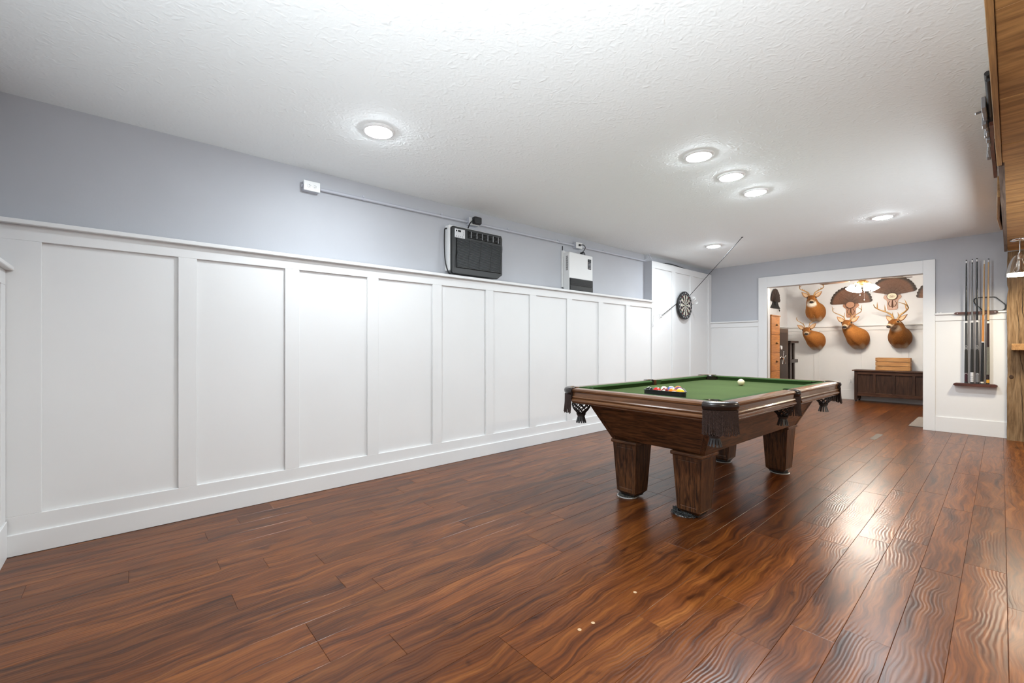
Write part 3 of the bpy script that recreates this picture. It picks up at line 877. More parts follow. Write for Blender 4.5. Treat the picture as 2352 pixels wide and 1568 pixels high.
rt = tag(empty('ring_toss_line', (5.80, 2.165, H)), 'thin dark line from the ceiling to a wire ring, passing behind the dart board', 'ring toss')
def rel(p): return (p[0]-5.80, p[1]-2.165, p[2]-H)
MB().tube([rel((5.80,2.165,H)), rel((6.99,YR-.006,1.925)), rel((6.54,YR-.006,1.757)), rel((6.07,YR-.022,1.552))], .0046, 6).build('line', M['line'], rt, 60)
MB().lathe([(.0005,-.006),(.011,-.006),(.013,0)], 14).build('ceiling_anchor', M['iron'], rt, 50)
MB().tube([rel((6.035+.034*math.cos(a), YR-.024+.006*math.sin(a), 1.545+.024*math.sin(a))) for a in [2*PI*k/20 for k in range(20)]], .0026, 6, closed=True).build('ring', M['steel'], rt, 60)
hk = tag(empty('wall_hook', (5.872, YR, 1.54)), 'small white wire hook at the edge of the boxed corner holding the ring', 'hook')
MB().tube(smooth_path([(.12,-.01,.03),(.115,-.03,.005),(.06,-.02,.006),(-.01,-.012,.0),(-.03,-.012,-.08),(-.038,-.012,-.13)], 4), .0026, 6).build('wire', M['silver'], hk, 60)
MB().tube([(-.038+.010*math.cos(a), -.012, -.148+.022*math.sin(a)) for a in [2*PI*k/14 for k in range(14)]], .0024, 6, closed=True).build('loop', M['silver'], hk, 60)
MB().lathe([(.0005,-.012),(.006,-.010),(.008,0)], 10, ax='y').build('base', M['pvc'], hk, 50)

# ------------------------------------------------------------------ pool table
TX, TY, TR = 3.514, 1.543, math.radians(-1.57)
TL, TW, ZT, ZB = 2.237, 1.213, .789, .750
pt = tag(empty('pool_table', (TX, TY, 0), TR), 'dark oak pool table with green felt and fringed leather pockets', 'pool table')

def table_to_world(x, y, z=0):
    c, s = math.cos(TR), math.sin(TR)
    return (TX + c*x - s*y, TY + s*x + c*y, z)

# bed: outline with cut corners and side notches
def bed_outline(hx, hy, cut, notch):
    pts = []
    for sx, sy in ((1,1),(-1,1),(-1,-1),(1,-1)):
        a, b_ = (sx*hx, sy*(hy-cut)), (sx*(hx-cut), sy*hy)
        if sx*sy < 0: a, b_ = b_, a
        pts += [a, b_]
        if (sx, sy) in ((1,1), (-1,-1)):
            y = sy*hy
            arc = [(notch*math.cos(PI*k/8), y - sy*notch*.8*math.sin(PI*k/8)) for k in range(9)]
            if sx < 0: arc.reverse()
            pts += arc
    return pts
MB().prism(bed_outline(1.045, .535, .125, .056), ZB-.028, ZB).build('bed_cloth', M['felt'], pt)
MB().prism(bed_outline(1.035, .525, .16, .105), .690, ZB-.028).build('slate_frame', M['oakx'], pt)

# rails and cushions
RP = [(-.078,.789),(-.016,.789),(-.006,.786),(.0,.778),(-.003,.768),(-.009,.763),(-.009,.737),(-.003,.735),(.001,.729),(-.002,.722),(-.007,.720),(-.001,.716),(.006,.709),(.006,.702),(.001,.694),(-.006,.690),(-.006,.686),(-.078,.686)]
CP = [(-.074,.7895),(-.112,.7885),(-.121,.785),(-.123,.780),(-.112,.764),(-.108,.7505),(-.074,.7505)]
def rail(p0, p1, out, prof, name, mt, e0=0.0, e1=0.0, parent=pt):
    """sweep prof (outward offset, z) from p0 to p1; e0/e1: extra trim at the inner edge (pocket facings)"""
    p0, p1, out = Vector((*p0,0)), Vector((*p1,0)), Vector((*out,0))
    d = (p1-p0).normalized(); rr = []
    for q, e, sg in ((p0, e0, 1), (p1, e1, -1)):
        ring = []
        for u, z in prof:
            tshift = max(0, (-u-.074)/.049) * e
            ring.append(q + out*u + d*sg*tshift + Vector((0,0,z)))
        rr.append(ring)
    return MB().rings(rr).build(name, mt, parent, 30)
hx, hy = TL/2, TW/2
cr, sr = .124, .058       # how much of each rail the pockets take
for sx in (-1, 1):
    rail((sx*hx, -hy+cr), (sx*hx, hy-cr), (sx,0), RP, 'end_rail', M['rail'])
    rail((sx*hx, -hy+cr), (sx*hx, hy-cr), (sx,0), CP, 'end_cushion', M['cushion'], .055, .055)
for sy in (-1, 1):
    for a, b_, ea, eb in ((-hx+cr, -sr, .055, .018), (sr, hx-cr, .018, .055)):
        rail((a, sy*hy), (b_, sy*hy), (0,sy), RP, 'side_rail', M['railx'])
        rail((a, sy*hy), (b_, sy*hy), (0,sy), CP, 'side_cushion', M['cushion'], ea, eb)

# pockets: leather shield, liner, fringe, net with tassel
def rope(mb, x, y, z0, z1, r, ph, sway):
    n = 46; rr = []
    for i in range(n+1):
        u = i/n; z = z0 + (z1-z0)*u
        a = ph + u*n*1.18
        px, py = x + sway[0]*u*u, y + sway[1]*u*u
        ca, sa = math.cos(a), math.sin(a)
        k = 1.0 if i < n-1 else 1.25
        ring = []
        for q in range(6):
            t = 2*PI*q/6
            ex, ey = r*1.10*k*math.cos(t), r*.66*k*math.sin(t)
            ring.append((px + ex*ca - ey*sa, py + ex*sa + ey*ca, z))
        rr.append(ring)
    mb.rings(rr)
rr_ = random.Random(11)
def pocket(cx, cy, a_mid, half, R_, corner):
    e = empty('pocket', (cx, cy, 0)); e.parent = pt; e.rotation_euler = (0, 0, a_mid)
    a0, a1 = -half, half
    prof = [(R_-.056,.778),(R_-.050,.790),(R_-.030,.7935),(R_-.008,.7925),(R_+.004,.786),(R_+.009,.774),(R_+.007,.760),(R_+.001,.750),(R_-.003,.744),(R_-.003,.730),(R_-.012,.730),(R_-.012,.77)]
    if not corner: prof = [(R_ + (r-R_)*.75, z) for r, z in prof]
    mb = MB(); mb.lathe(prof, 20, a0=a0, a1=a1)
    k = len(prof)
    for end in (0, 20):
        mb.f.append([i*21 + end for i in range(k)]); mb.m.append(0)
    mb.build('leather_shield', M['leather'], e, 50)
    # stitched seam and end trims
    MB().tube([((R_-.038)*math.cos(a0+(a1-a0)*q/24), (R_-.038)*math.sin(a0+(a1-a0)*q/24), .7925) for q in range(25)], .0016, 6).build('seam', M['brass'], e, 60)
    ri = R_-.054 if corner else R_-.028
    MB().lathe([(ri+.004,.786),(ri,.775),(ri-.002,.74),(ri-.004,.690)], 24).build('liner', M['leather'], e, 60)
    # fringe cords
    mb = MB()
    nstr = int(R_*(a1-a0)/.0062)
    for q in range(nstr):
        a = a0 + (a1-a0)*(q+.5)/nstr
        rad = R_+.001
        x, y = rad*math.cos(a), rad*math.sin(a)
        sw = rr_.uniform(.002, .010)
        rope(mb, x, y, .746, .612+rr_.uniform(-.004,.006), .0034, rr_.uniform(0,6), (sw*math.cos(a)+rr_.uniform(-.003,.003), sw*math.sin(a)+rr_.uniform(-.003,.003)))
    mb.build('fringe', M['rope'], e, 60)
    # net basket of crossing straps
    cxn = .012 if corner else -.045
    def rz(u):                       # radius and height along the strap
        z = .705 - .115*u
        r = .050 + .016*math.sin(PI*min(1, u*1.1)) - .028*max(0, u-.45)/.55*1.0
        return r, z
    mb = MB(); ns = 9
    for sgn in (-1, 1):
        for q in range(ns):
            pts = []
            for i in range(11):
                u = i/10; r, z = rz(u); a = 2*PI*q/ns + sgn*u*2.2
                pts.append((cxn + r*math.cos(a), r*math.sin(a), z))
            mb.tube(pts, .0040, 6)
    nb = mb.build('net', M['net'], e, 60)
    mb = MB()
    mb.lathe([(.036,.596),(.030,.586),(.026,.578),(.028,.570)], 18, c=(cxn,0,0))
    for q in range(12):
        a = 2*PI*q/12; ca, sa = math.cos(a), math.sin(a)
        A, B_ = (cxn+.027*ca, .027*sa, .574), (cxn+.038*ca, .038*sa, .532)
        w = .0055
        mb.add([(A[0]-w*sa, A[1]+w*ca, A[2]), (A[0]+w*sa, A[1]-w*ca, A[2]), (B_[0]+w*1.1*sa, B_[1]-w*1.1*ca, B_[2]), (B_[0]-w*1.1*sa, B_[1]+w*1.1*ca, B_[2]),
                (A[0]-w*sa-.003*ca, A[1]+w*ca-.003*sa, A[2]), (A[0]+w*sa-.003*ca, A[1]-w*ca-.003*sa, A[2]), (B_[0]+w*1.1*sa-.003*ca, B_[1]-w*1.1*ca-.003*sa, B_[2]), (B_[0]-w*1.1*sa-.003*ca, B_[1]+w*1.1*ca-.003*sa, B_[2])],
               [(0,1,2,3),(7,6,5,4),(0,4,5,1),(1,5,6,2),(2,6,7,3),(3,7,4,0)])
    mb.lathe([(.0005,.590),(.02,.588),(.034,.598)], 18, c=(cxn,0,0))
    mb.build('tassel', M['grey_leather'], e, 40)
for sx in (-1, 1):
    for sy in (-1, 1):
        pocket(sx*(hx-.121), sy*(hy-.121), math.atan2(sy, sx), PI/4+.04, .128, True)
for sy in (-1, 1):
    pocket(0, sy*(hy-.052), sy*PI/2, PI/2*.94, .060, False)

# cabinet: sloping panels with corner trims
B0, B1, Z0, Z1 = (.828,.344), (.968,.464), .419, .690
def quad_panel(pts, out, th, name, mt):
    out = Vector(out).normalized()*th
    vs = [Vector(p) for p in pts] + [Vector(p)-out for p in pts]
    return MB().add(vs, [(0,1,2,3),(7,6,5,4),(0,4,5,1),(1,5,6,2),(2,6,7,3),(3,7,4,0)]).build(name, mt, pt, bev=.003)
for sx in (-1, 1):
    quad_panel([(sx*B0[0],-B0[1],Z0),(sx*B0[0],B0[1],Z0),(sx*B1[0],B1[1],Z1),(sx*B1[0],-B1[1],Z1)], (sx,0,0), .02, 'end_panel', M['oak'])
for sy in (-1, 1):
    quad_panel([(-B0[0],sy*B0[1],Z0),(B0[0],sy*B0[1],Z0),(B1[0],sy*B1[1],Z1),(-B1[0],sy*B1[1],Z1)], (0,sy,0), .02, 'side_panel', M['oakx'])
for sx in (-1, 1):
    for sy in (-1, 1):
        a, b_ = Vector((sx*B0[0], sy*B0[1], Z0-.001)), Vector((sx*B1[0], sy*B1[1], Z1))
        w = .030; rr = []
        for p in (a, b_):
            rr.append([p+Vector((sx*.004,sy*.004,0)), p+Vector((sx*.004,-sy*w,0)), p+Vector((-sx*.012,-sy*w,0)), p+Vector((-sx*w,-sy*.012,0)), p+Vector((-sx*w,sy*.004,0))])
        MB().rings(rr).build('corner_trim', M['oakv'], pt, bev=.002)
bx('cabinet_floor', -.80, .80, -.32, .32, Z0+.004, Z0+.02, M['oakx'], pt)

# legs
def leg(sx, sy):
    e = empty('leg', (sx*.741, sy*.236, 0)); e.parent = pt
    b0, b1, z0, z1 = .077, .098, .022, .393
    bm = bmesh.new()
    def ring(h, z, ch=0): return [bm.verts.new((a*h, b*h, z)) for a, b in ((-1,-1),(1,-1),(1,1),(-1,1))]
    r0 = ring(b0-.020, z0); r1 = ring(b0, z0+.022); r2 = ring(b1, z1)
    bm.faces.new(reversed(r0)); bm.faces.new(r2)
    sides = []
    for q in range(4):
        w = (q+1) % 4
        bm.faces.new((r0[q], r0[w], r1[w], r1[q]))
        sides.append(bm.faces.new((r1[q], r1[w], r2[w], r2[q])))
    for f in sides:
        g = bmesh.ops.inset_region(bm, faces=[f], thickness=.034, depth=0)
        bmesh.ops.inset_region(bm, faces=[f], thickness=.0035, depth=-.0035)
        bmesh.ops.inset_region(bm, faces=[f], thickness=.0035, depth=.0025)
    bmesh.ops.recalc_face_normals(bm, faces=bm.faces)
    me = bpy.data.meshes.new('shaft'); bm.to_mesh(me); bm.free(); me.materials.append(M['oakv'])
    link('shaft', me, e, .002)
    c = MB(); c.box(-.110,.110,-.110,.110,.393,.419); c.build('cap', M['oak'], e, bev=.008, seg=3)
    MB().box(-.055,.055,-.055,.055,.012,.024).build('foot', M['black'], e)
for sx in (-1, 1):
    for sy in (-1, 1): leg(sx, sy)

# furniture sliders under the legs
for (sx, sy), (dx, dy), lab in (((-1,-1),(-.028,.045),'shaggy grey slider pad sticking out under the near right pool table leg'),
                       ((-1,1),(-.030,.020),'frayed round slider pad under the near left pool table leg'),
                       ((1,-1),(.0,-.010),'round slider pad under the far right pool table leg'),
                       ((1,1),(-.010,.0),'round slider pad under the far left pool table leg')):
    p = table_to_world(sx*.741+dx, sy*.236+dy)
    t = tag(empty('furniture_slider', p), lab, 'slider pad', 'slider pads under the pool table legs')
    MB().lathe([(.0005,.0),(.070,.0),(.074,.002),(.074,.004),(.070,.006),(.0005,.006)], 32).build('disc', M['pad'], t, 40)
    MB().lathe([(.0005,.0061),(.062,.0061),(.066,.008),(.062,.0115),(.0005,.0115)], 32).build('rubber_top', M['rubber'], t, 40)
    if sx < 0:
        rnd = random.Random(int(sy)+5); mb = MB()
        cnt = 210 if sy < 0 else 40
        for q in range(cnt):
            a = rnd.uniform(PI*.42, PI*1.62); r = rnd.uniform(.045, .082)
            x, y = r*math.cos(a), r*math.sin(a)
            z = rnd.uniform(.010, .028) if sy < 0 else rnd.uniform(.010,.016)
            pts = [(x,y,z),(x+rnd.uniform(-.012,.012),y+rnd.uniform(-.012,.012),z+rnd.uniform(-.006,.008)),(x+rnd.uniform(-.018,.018),y+rnd.uniform(-.018,.018),max(.002,z+rnd.uniform(-.016,.004)))]
            mb.tube(pts, .0022 if sy < 0 else .0012, 5)
        w = mb.build('wool_fibres', M['wool'] if sy < 0 else M['cuelinen'], t, 60); w['kind'] = 'stuff'

# ------------------------------------------------------------------ balls and rack
BR = .02858
def ball_mat(name, col, stripe):
    m, nt, b = new_mat('ball_'+name)
    b.inputs['Roughness'].default_value = .08
    if not stripe:
        b.inputs['Base Color'].default_value = (*col, 1)
    else:
        tc = N(nt, 'ShaderNodeTexCoord'); sp = N(nt, 'ShaderNodeSeparateXYZ')
        nt.links.new(tc.outputs['Object'], sp.inputs[0])
        ab = N(nt, 'ShaderNodeMath', operation='ABSOLUTE'); nt.links.new(sp.outputs['Z'], ab.inputs[0])
        lt = N(nt, 'ShaderNodeMath', operation='LESS_THAN'); lt.inputs[1].default_value = .0170
        nt.links.new(ab.outputs[0], lt.inputs[0])
        mx = N(nt, 'ShaderNodeMix', data_type='RGBA'); nt.links.new(lt.outputs[0], mx.inputs[0])
        mx.inputs[6].default_value = (.78,.72,.56,1); mx.inputs[7].default_value = (*col, 1)
        nt.links.new(mx.outputs[2], b.inputs['Base Color'])
    return m
sph = MB().sphere((0,0,0), BR, 28)
ball_me = sph.mesh('ball'); ball_me.polygons.foreach_set('use_smooth', [True]*len(ball_me.polygons))
ink = plain('number_ink', (.01,.01,.01), .4); spot_m = plain('number_spot_white', (.80,.76,.64), .2)
def ball(p, colname, col, stripe, num, rot, label):
    me = ball_me.copy(); me.materials.append(ball_mat(colname + str(num), col, stripe))
    o = link('billiard_ball', me); o.location = p; o.rotation_euler = rot
    tag(o, label, 'ball', 'racked billiard balls' if num else None)
    if num:
        mb = MB(); r = BR+.00025
        mb.rings([[(r*math.cos(t), r*math.sin(t)*math.cos(2*PI*j/16), r*math.sin(t)*math.sin(2*PI*j/16)) for j in range(16)] for t in (.02,.16,.33)], True, False)
        s = mb.build('number_spot', spot_m, o, 60)
        tm = text_mesh(str(num), .0125); tm.materials.append(ink)
        n_ = link('number', tm, s); n_.location = (BR+.0004, 0, 0); n_.rotation_euler = (PI/2, 0, PI/2)
    return o
COLS = {1:('yellow',(.75,.42,.01)),2:('blue',(.02,.05,.30)),3:('red',(.50,.02,.015)),4:('purple',(.06,.04,.18)),5:('orange',(.72,.19,.012)),6:('green',(.01,.16,.05)),7:('maroon',(.17,.012,.015)),8:('black',(.008,.008,.008))}
# triangle: five balls along the near side, apex towards the far end
rx0, ryc = 2.755, 1.548
RT = math.radians(1.0)
def rk(u, v, z):                     # rack frame: u away from the camera end, v to the left
    return (rx0 + u*math.cos(RT) - v*math.sin(RT), ryc + u*math.sin(RT) + v*math.cos(RT), z)
order = [[8, 3, 15, 13, 1], [6, 11, 12, 9], [14, 2, 7], [10, 4], [5]]
places = ['left end of front row','second in front row','middle of front row','fourth in front row','right end of front row']
for r, row in enumerate(order):
    for c, nn in enumerate(row):
        v = (len(row)-1)*BR*1.004 - c*2*BR*1.004
        u = .008 + BR + r*BR*1.7422
        base = nn if nn <= 8 else nn-8
        nm, col = COLS[base]
        stripe = nn > 8
        where = places[c] if r == 0 else ['','behind the front row','in the third row','in the fourth row','at the far tip'][r]
        lab = f"{nm} {'striped' if stripe else 'solid'} ball numbered {nn}, {where}, in the black rack"
        rot = (rr_.uniform(-.5,.5), rr_.uniform(-.35,.1), PI+rr_.uniform(-.4,.9)) if nn != 8 else (.3, -1.2, PI*.8)
        if nn == 13: rot = (1.2, .3, PI*.75)
        if nn == 15: rot = (.9, -.4, PI+.3)
        if nn == 3: rot = (.2, -.15, PI+.95)
        ball(rk(u, v, ZB+BR), nm, col, stripe, nn, rot, lab)
ball((4.02, 1.510, ZB+BR), 'cue', (.74,.66,.42), False, 0, (0,0,0), 'ivory cue ball alone on the green felt')
# rack: thin-walled triangular frame with a flanged rim
def ball_rack():
    t = tag(empty('ball_rack', (rx0, ryc, ZB), RT), 'black plastic triangle rack full of balls on the pool table', 'ball rack')
    s = 2*BR*1.004*4; h = s*.866
    def tri(off):
        k = BR + off
        v = s/2 + k*1.732
        # rounded corners
        pts = []
        for (cx, cy, a_) in ((.008+BR, -s/2, -2*PI/3*1.0), (.008+BR+h, 0, 0.0), (.008+BR, s/2, 2*PI/3)):
            for q in range(-3, 4):
                a = a_ + q*PI/9
                pts.append((cx + k*math.cos(a), cy + k*math.sin(a)))
        return pts
    o1, o0 = tri(.0065), tri(.0015); fl = tri(.0125)
    rr = [[(x,y,0) for x,y in o0], [(x,y,0) for x,y in o1], [(x,y,.036) for x,y in o1], [(x,y,.0365) for x,y in fl], [(x,y,.0395) for x,y in fl], [(x,y,.040) for x,y in o0], [(x,y,0) for x,y in o0]]
    MB().rings(rr, False, False).build('frame', M['black'], t, 40)
ball_rack()

# ------------------------------------------------------------------ cue rack, cues, hanging rack on the end wall
def bar_outline(y0, y1, z0, z1):
    zm, q = (z0+z1)/2, .022
    return [(y0,zm-.004),(y0+.006,zm-.010),(y0+q,z0),(y1-q,z0),(y1-.006,zm-.010),(y1,zm-.004),(y1,zm+.004),(y1-.006,zm+.010),(y1-q,z1),(y0+q,z1),(y0+.006,zm+.010),(y0,zm+.004)]
ckr = tag(empty('cue_rack', (XE, 0, 0)), 'two-piece dark wooden wall rack holding five pool cues', 'cue rack')
MB().prism(bar_outline(.024,.393,1.484,1.514), -.040, -.022, 'x').build('upper_bar', M['mahog'], ckr, bev=.003)
MB().prism(bar_outline(.029,.401,.600,.634), -.075, .014, 'x').build('lower_shelf', M['mahog'], ckr, bev=.003)
for y in (.085,.345):
    MB().lathe([(.0005,-.0775),(.004,-.0775),(.005,-.075)], 10, ax='x', c=(0,y,.616)).build('screw', M['iron'], ckr, 40)
for y in (.05,.365):
    MB().lathe([(.0005,-.0425),(.004,-.0425),(.005,-.040)], 10, ax='x', c=(0,y,1.499)).build('screw', M['steel'], ckr, 40)

def cue(yb, yt, spec, label, top=2.152):
    z0 = .636
    L = top - z0
    t = tag(empty('pool_cue', (XE-.054, yb, z0)), label, 'pool cue', 'pool cues in the wall rack')
    dy, dx = (yt-yb), -.004
    def seg(name, mt, u0, u1, r0, r1, chev=None):
        p = lambda u: (dx*u, dy*u, L*u)
        MB().tube([p(u0), p(u1)], [r0, r1], 14).build(name, mt, t, 50)
    def rad(u): return .0148 - .0088*min(1, u*1.02)
    cuts = spec
    for name, mt, u0, u1 in cuts:
        seg(name, M[mt], u0, u1, rad(u0)+(.0007 if name in ('joint_ring','wrap','ferrule_band') else 0), rad(u1)+(.0007 if name in ('joint_ring','wrap','ferrule_band') else 0))
    return t, L, rad
def chevrons(t, L, rad, us, dy, mt='silver'):
    for u in us:
        r = rad(u)+.0006
        for s in (-1, 1):
            pts = [(-r*math.cos(a)*1.0, dy*u + s*r*math.sin(a), L*u - .018*(a/1.3)) for a in [1.3*q/6 for q in range(7)]]
            MB().tube(pts, .0012, 5).build('chevron_inlay', M[mt], t, 60)
DK = [('bumper','rubber',0,.012),('butt_sleeve','cuemaroon',.012,.085),('wrap','cuewrap',.085,.275),('forearm','cuedark',.275,.49),('joint_ring','silver',.49,.505),('shaft','cueblack',.505,.975),('ferrule','pvc',.975,.993),('tip','cuewrap',.993,1.0)]
a = cue(.289,.286, DK, 'pool cue with black shaft and maroon butt, leftmost in the wall rack', 2.150)
chevrons(*a, (.082,.282,.294,.306), -.003)
D2 = [('bumper','rubber',0,.012),('butt_sleeve','silver',.012,.09),('wrap','cuewrap',.09,.275),('forearm','cuedark',.275,.49),('joint_ring','silver',.49,.505),('shaft','cuegrey',.505,.965),('collar','cueblack',.965,.975),('ferrule','pvc',.975,.993),('tip','cuewrap',.993,1.0)]
a = cue(.239,.236, D2, 'pool cue with grey shaft and silver decorated butt, second from the left', 2.153)
chevrons(*a, (.03,.045,.06), -.003, 'cueblack')
D3 = [(n, 'cuegrey' if n == 'butt_sleeve' else m_, u0, u1) for n, m_, u0, u1 in DK]
a = cue(.193,.197, D3, 'pool cue with black shaft and grey butt, third from the left', 2.157)
chevrons(*a, (.082,.282,.294,.306), .004)
D4 = [('bumper','rubber',0,.006),('butt_band','ivory',.006,.018),('butt','cueblack',.018,.335),('joint_ring','silver',.335,.343),('shaft','cueorange',.343,.56),('upper_shaft','cuemaple',.56,.97),('ferrule','ivory',.97,.99),('tip','ivory',.99,1.0)]
cue(.155,.136, D4, 'leaning pool cue with plain black butt and pale maple shaft', 2.124)
D5 = [('bumper','rubber',0,.010),('butt_band','amber',.010,.036),('butt_ring','cueblack',.036,.042),('butt_sleeve','cuebrown',.042,.075),('wrap','cuelinen',.075,.295),('forearm','cuebrown',.295,.485),('joint_ring','ivory',.485,.502),('collar','cueblack',.502,.508),('shaft','cuemaple',.508,.972),('ferrule','silver',.972,.992),('tip','cuewrap',.992,1.0)]
cue(.108,.102, D5, 'pool cue with flecked grey wrap and yellow butt band, rightmost in the wall rack', 2.140)

hr = [(.226,1.690),(.214,1.706),(.195,1.713),(.055,1.711),(.040,1.704),(-.030,1.618),(-.037,1.600),(-.037,1.566),(-.026,1.546),(-.008,1.538),(.130,1.537),(.156,1.550),(.222,1.640),(.229,1.665)]
n = len(hr); cy_, cz_ = .095, 1.624
def shrink(p, d):
    v = Vector((p[0]-cy_, p[1]-cz_)); L = v.length; v *= (L-d)/L
    return (cy_+v.x, cz_+v.y)
mb = MB()
o_ = hr; i_ = [shrink(p, .0095) for p in hr]
mb.rings([[(0,a_,b_) for a_,b_ in o_], [(-.022,a_,b_) for a_,b_ in o_], [(-.022,a_,b_) for a_,b_ in i_], [(0,a_,b_) for a_,b_ in i_], [(0,a_,b_) for a_,b_ in o_]], False, False)
hro = mb.build('diamond_rack', M['rubber'], None, 35)
hro.location = (XU-.001, 0, -.0235)
tag(hro, 'black plastic diamond rack leaning on the wall ledge behind the cues', 'ball rack')
chk = tag(empty('chalk_holder', (XE, .545, 1.512)), 'tiny clear clip on the ledge beside the white casing', 'clip')
for s in (0, -.026): bx('clip', -.004, .018, s-.012, s+.008, 0, .014, M['silver'], chk, .002)

# ------------------------------------------------------------------ deer shoulder mounts
def sstep(x): x = max(0, min(1, x)); return x*x*(3-2*x)
RNG = [  # x out of the wall, z, dir x, dir z, half width, half height
    (.000,-.010,1,0,.140,.180),(.020,-.010,1,.02,.168,.203),(.065,.000,1,.05,.182,.212),(.125,.018,1,.12,.180,.204),
    (.185,.045,.95,.30,.164,.186),(.240,.085,.85,.50,.142,.164),(.285,.130,.75,.65,.124,.144),(.320,.172,.70,.72,.110,.124),
    (.350,.212,.70,.66,.098,.108),(.378,.244,.82,.40,.089,.096),(.408,.266,.95,.08,.084,.088),(.440,.272,1,-.18,.077,.080),
    (.474,.262,.94,-.36,.066,.068),(.510,.246,.90,-.42,.053,.056),(.546,.228,.90,-.42,.044,.047),(.576,.214,.90,-.42,.040,.041),(.596,.205,.90,-.42,.034,.034),(.606,.200,.90,-.42,.020,.020)]
def deer(y, z, label, neck_yaw=0, head_yaw=0, neck_pitch=0, head_pitch=0, scale=1.0, antler=None, dark=1.0, throat=None):
    t = tag(empty('deer_mount', (XF-.031, y, z), PI), label, 'deer mount', 'mounted deer heads on the far wall')
    t.scale = (scale,)*3
    piv, hb = Vector((.10,0,.02)), Vector((.375,0,.25))
    def neck_T(p, s):
        a = sstep((s-.02)/.36)
        q = Matrix.Rotation(neck_yaw*a, 4, 'Z') @ Matrix.Rotation(-neck_pitch*a, 4, 'Y') @ (p-piv)
        return q + piv
    def head_T(p, s=.40):
        h = sstep((s-.28)/.12)
        q = Matrix.Rotation(head_yaw*h, 4, 'Z') @ Matrix.Rotation(-head_pitch*h, 4, 'Y') @ (Vector(p)-hb)
        return neck_T(q+hb, min(s,.40))
    NR = 28; rr = []; cols = []
    brown = Vector((.44,.175,.040))*dark; deep = Vector((.30,.108,.024))*dark; pale = Vector((.62,.47,.32)); white = Vector((.80,.72,.62))
    for i, (x, zz, dx, dz, hw, hh) in enumerate(RNG):
        d = Vector((dx,0,dz)).normalized(); side = Vector((0,1,0)); up = d.cross(side)*-1
        if up.z < 0: up = -up
        if i >= 12: up = Vector((-d.z,0,d.x))
        ring = []
        s = x
        for j in range(NR):
            a = 2*PI*j/NR
            ca, sa = math.cos(a), math.sin(a)
            hy, hz = hw, hh
            if i <= 5:                                   # chest: keel below, leg stubs
                if sa < 0: hy *= 1 - .18*abs(sa)**3
                if sa < -.5: hz *= 1.0 + .10*math.cos((a-1.5*PI)*6.0)*-1
                if i < 5: hz *= 1 + .05*math.cos(2*a)
            p = Vector((x,0,zz)) + side*hy*ca + up*hz*sa
            p += d*.012*math.sin(a*5+i)*(1 if i in (2,3,4) and sa < -.4 else 0)
            ring.append(head_T(p, s))
            c = brown.lerp(deep, .5+.5*math.sin(a*2+i*.7)*.6)
            if i <= 3 and sa < -.78: c = pale*.8
            if throat and i in (8,9,10) and sa < -.62: c = throat
            if 11 <= i <= 13 and sa < -.55: c = pale*1.15
            if i in (10,11) and .05 < sa < .55 and abs(ca) > .75: c = pale
            if i == 14: c = deep*.55 if sa > .3 else pale
            if i == 15: c = pale*1.1 if sa > -.3 else white
            if i >= 16: c = Vector((.05,.03,.02)) if sa > -.45 else white
            if i in (11,12,13) and sa > .75: c = deep*.8
            cols.append((*c, 1))
        rr.append(ring)
    body = MB().rings(rr)
    me = body.mesh('pelt')
    at = me.color_attributes.new('fur', 'FLOAT_COLOR', 'POINT')
    for k, c in enumerate(cols): at.data[k].color = c
    me.polygons.foreach_set('use_smooth', [True]*len(me.polygons)); me.materials.append(M['fur'])
    o = link('pelt', me, t)
    sd = o.modifiers.new('smooth', 'SUBSURF'); sd.levels = 1; sd.render_levels = 1
    HT = lambda p: head_T(p, .5)
    for s in (-1, 1):
        MB().sphere(HT((.446, s*.0705, .296)), .0165, 14).build('eye', M['eye'], t, 60)
        # ear: cupped leaf
        ec, tip = Vector((.376, s*.064, .312)), Vector((.352, s*.178, .420))
        ax = (tip-ec).normalized(); nrm = Vector((.85, -s*.25, .1)); nrm = (nrm - ax*nrm.dot(ax)).normalized(); w = ax.cross(nrm)
        for nm, mt, off in (('ear', M['fur'], 0.0), ('ear_lining', M['earin'], .006)):
            rr2 = []
            for i in range(9):
                u = i/8
                wd = .040*math.sin(PI*min(1, .16+.84*u)**.85)*(1.0 if u < 1 else .02) + .002
                if off: wd *= .74
                c0 = ec + ax*.155*(u if not off else .06+.84*u)
                row = []
                for q in range(7):
                    v = -1 + 2*q/6
                    row.append(HT(c0 + w*wd*v + nrm*(.020*(v*v)*(1-u*.5) + off - .004)))
                back = [HT(c0 + w*wd*v*1.0 + nrm*(.020*(v*v)*(1-u*.5) + off - .010)) for v in [1-2*q/6 for q in range(7)]]
                rr2.append(row+back)
            em = MB().rings(rr2).mesh(nm)
            ca_ = em.color_attributes.new('fur', 'FLOAT_COLOR', 'POINT')
            for k in range(len(em.vertices)): ca_.data[k].color = (*(brown*.9), 1)
            em.polygons.foreach_set('use_smooth', [True]*len(em.polygons)); em.materials.append(mt)
            link(nm, em, t)
    MB().sphere(HT((.598,0,.210)), .026, 14, (.75,1,.85)).build('nose', M['nose'], t, 60)
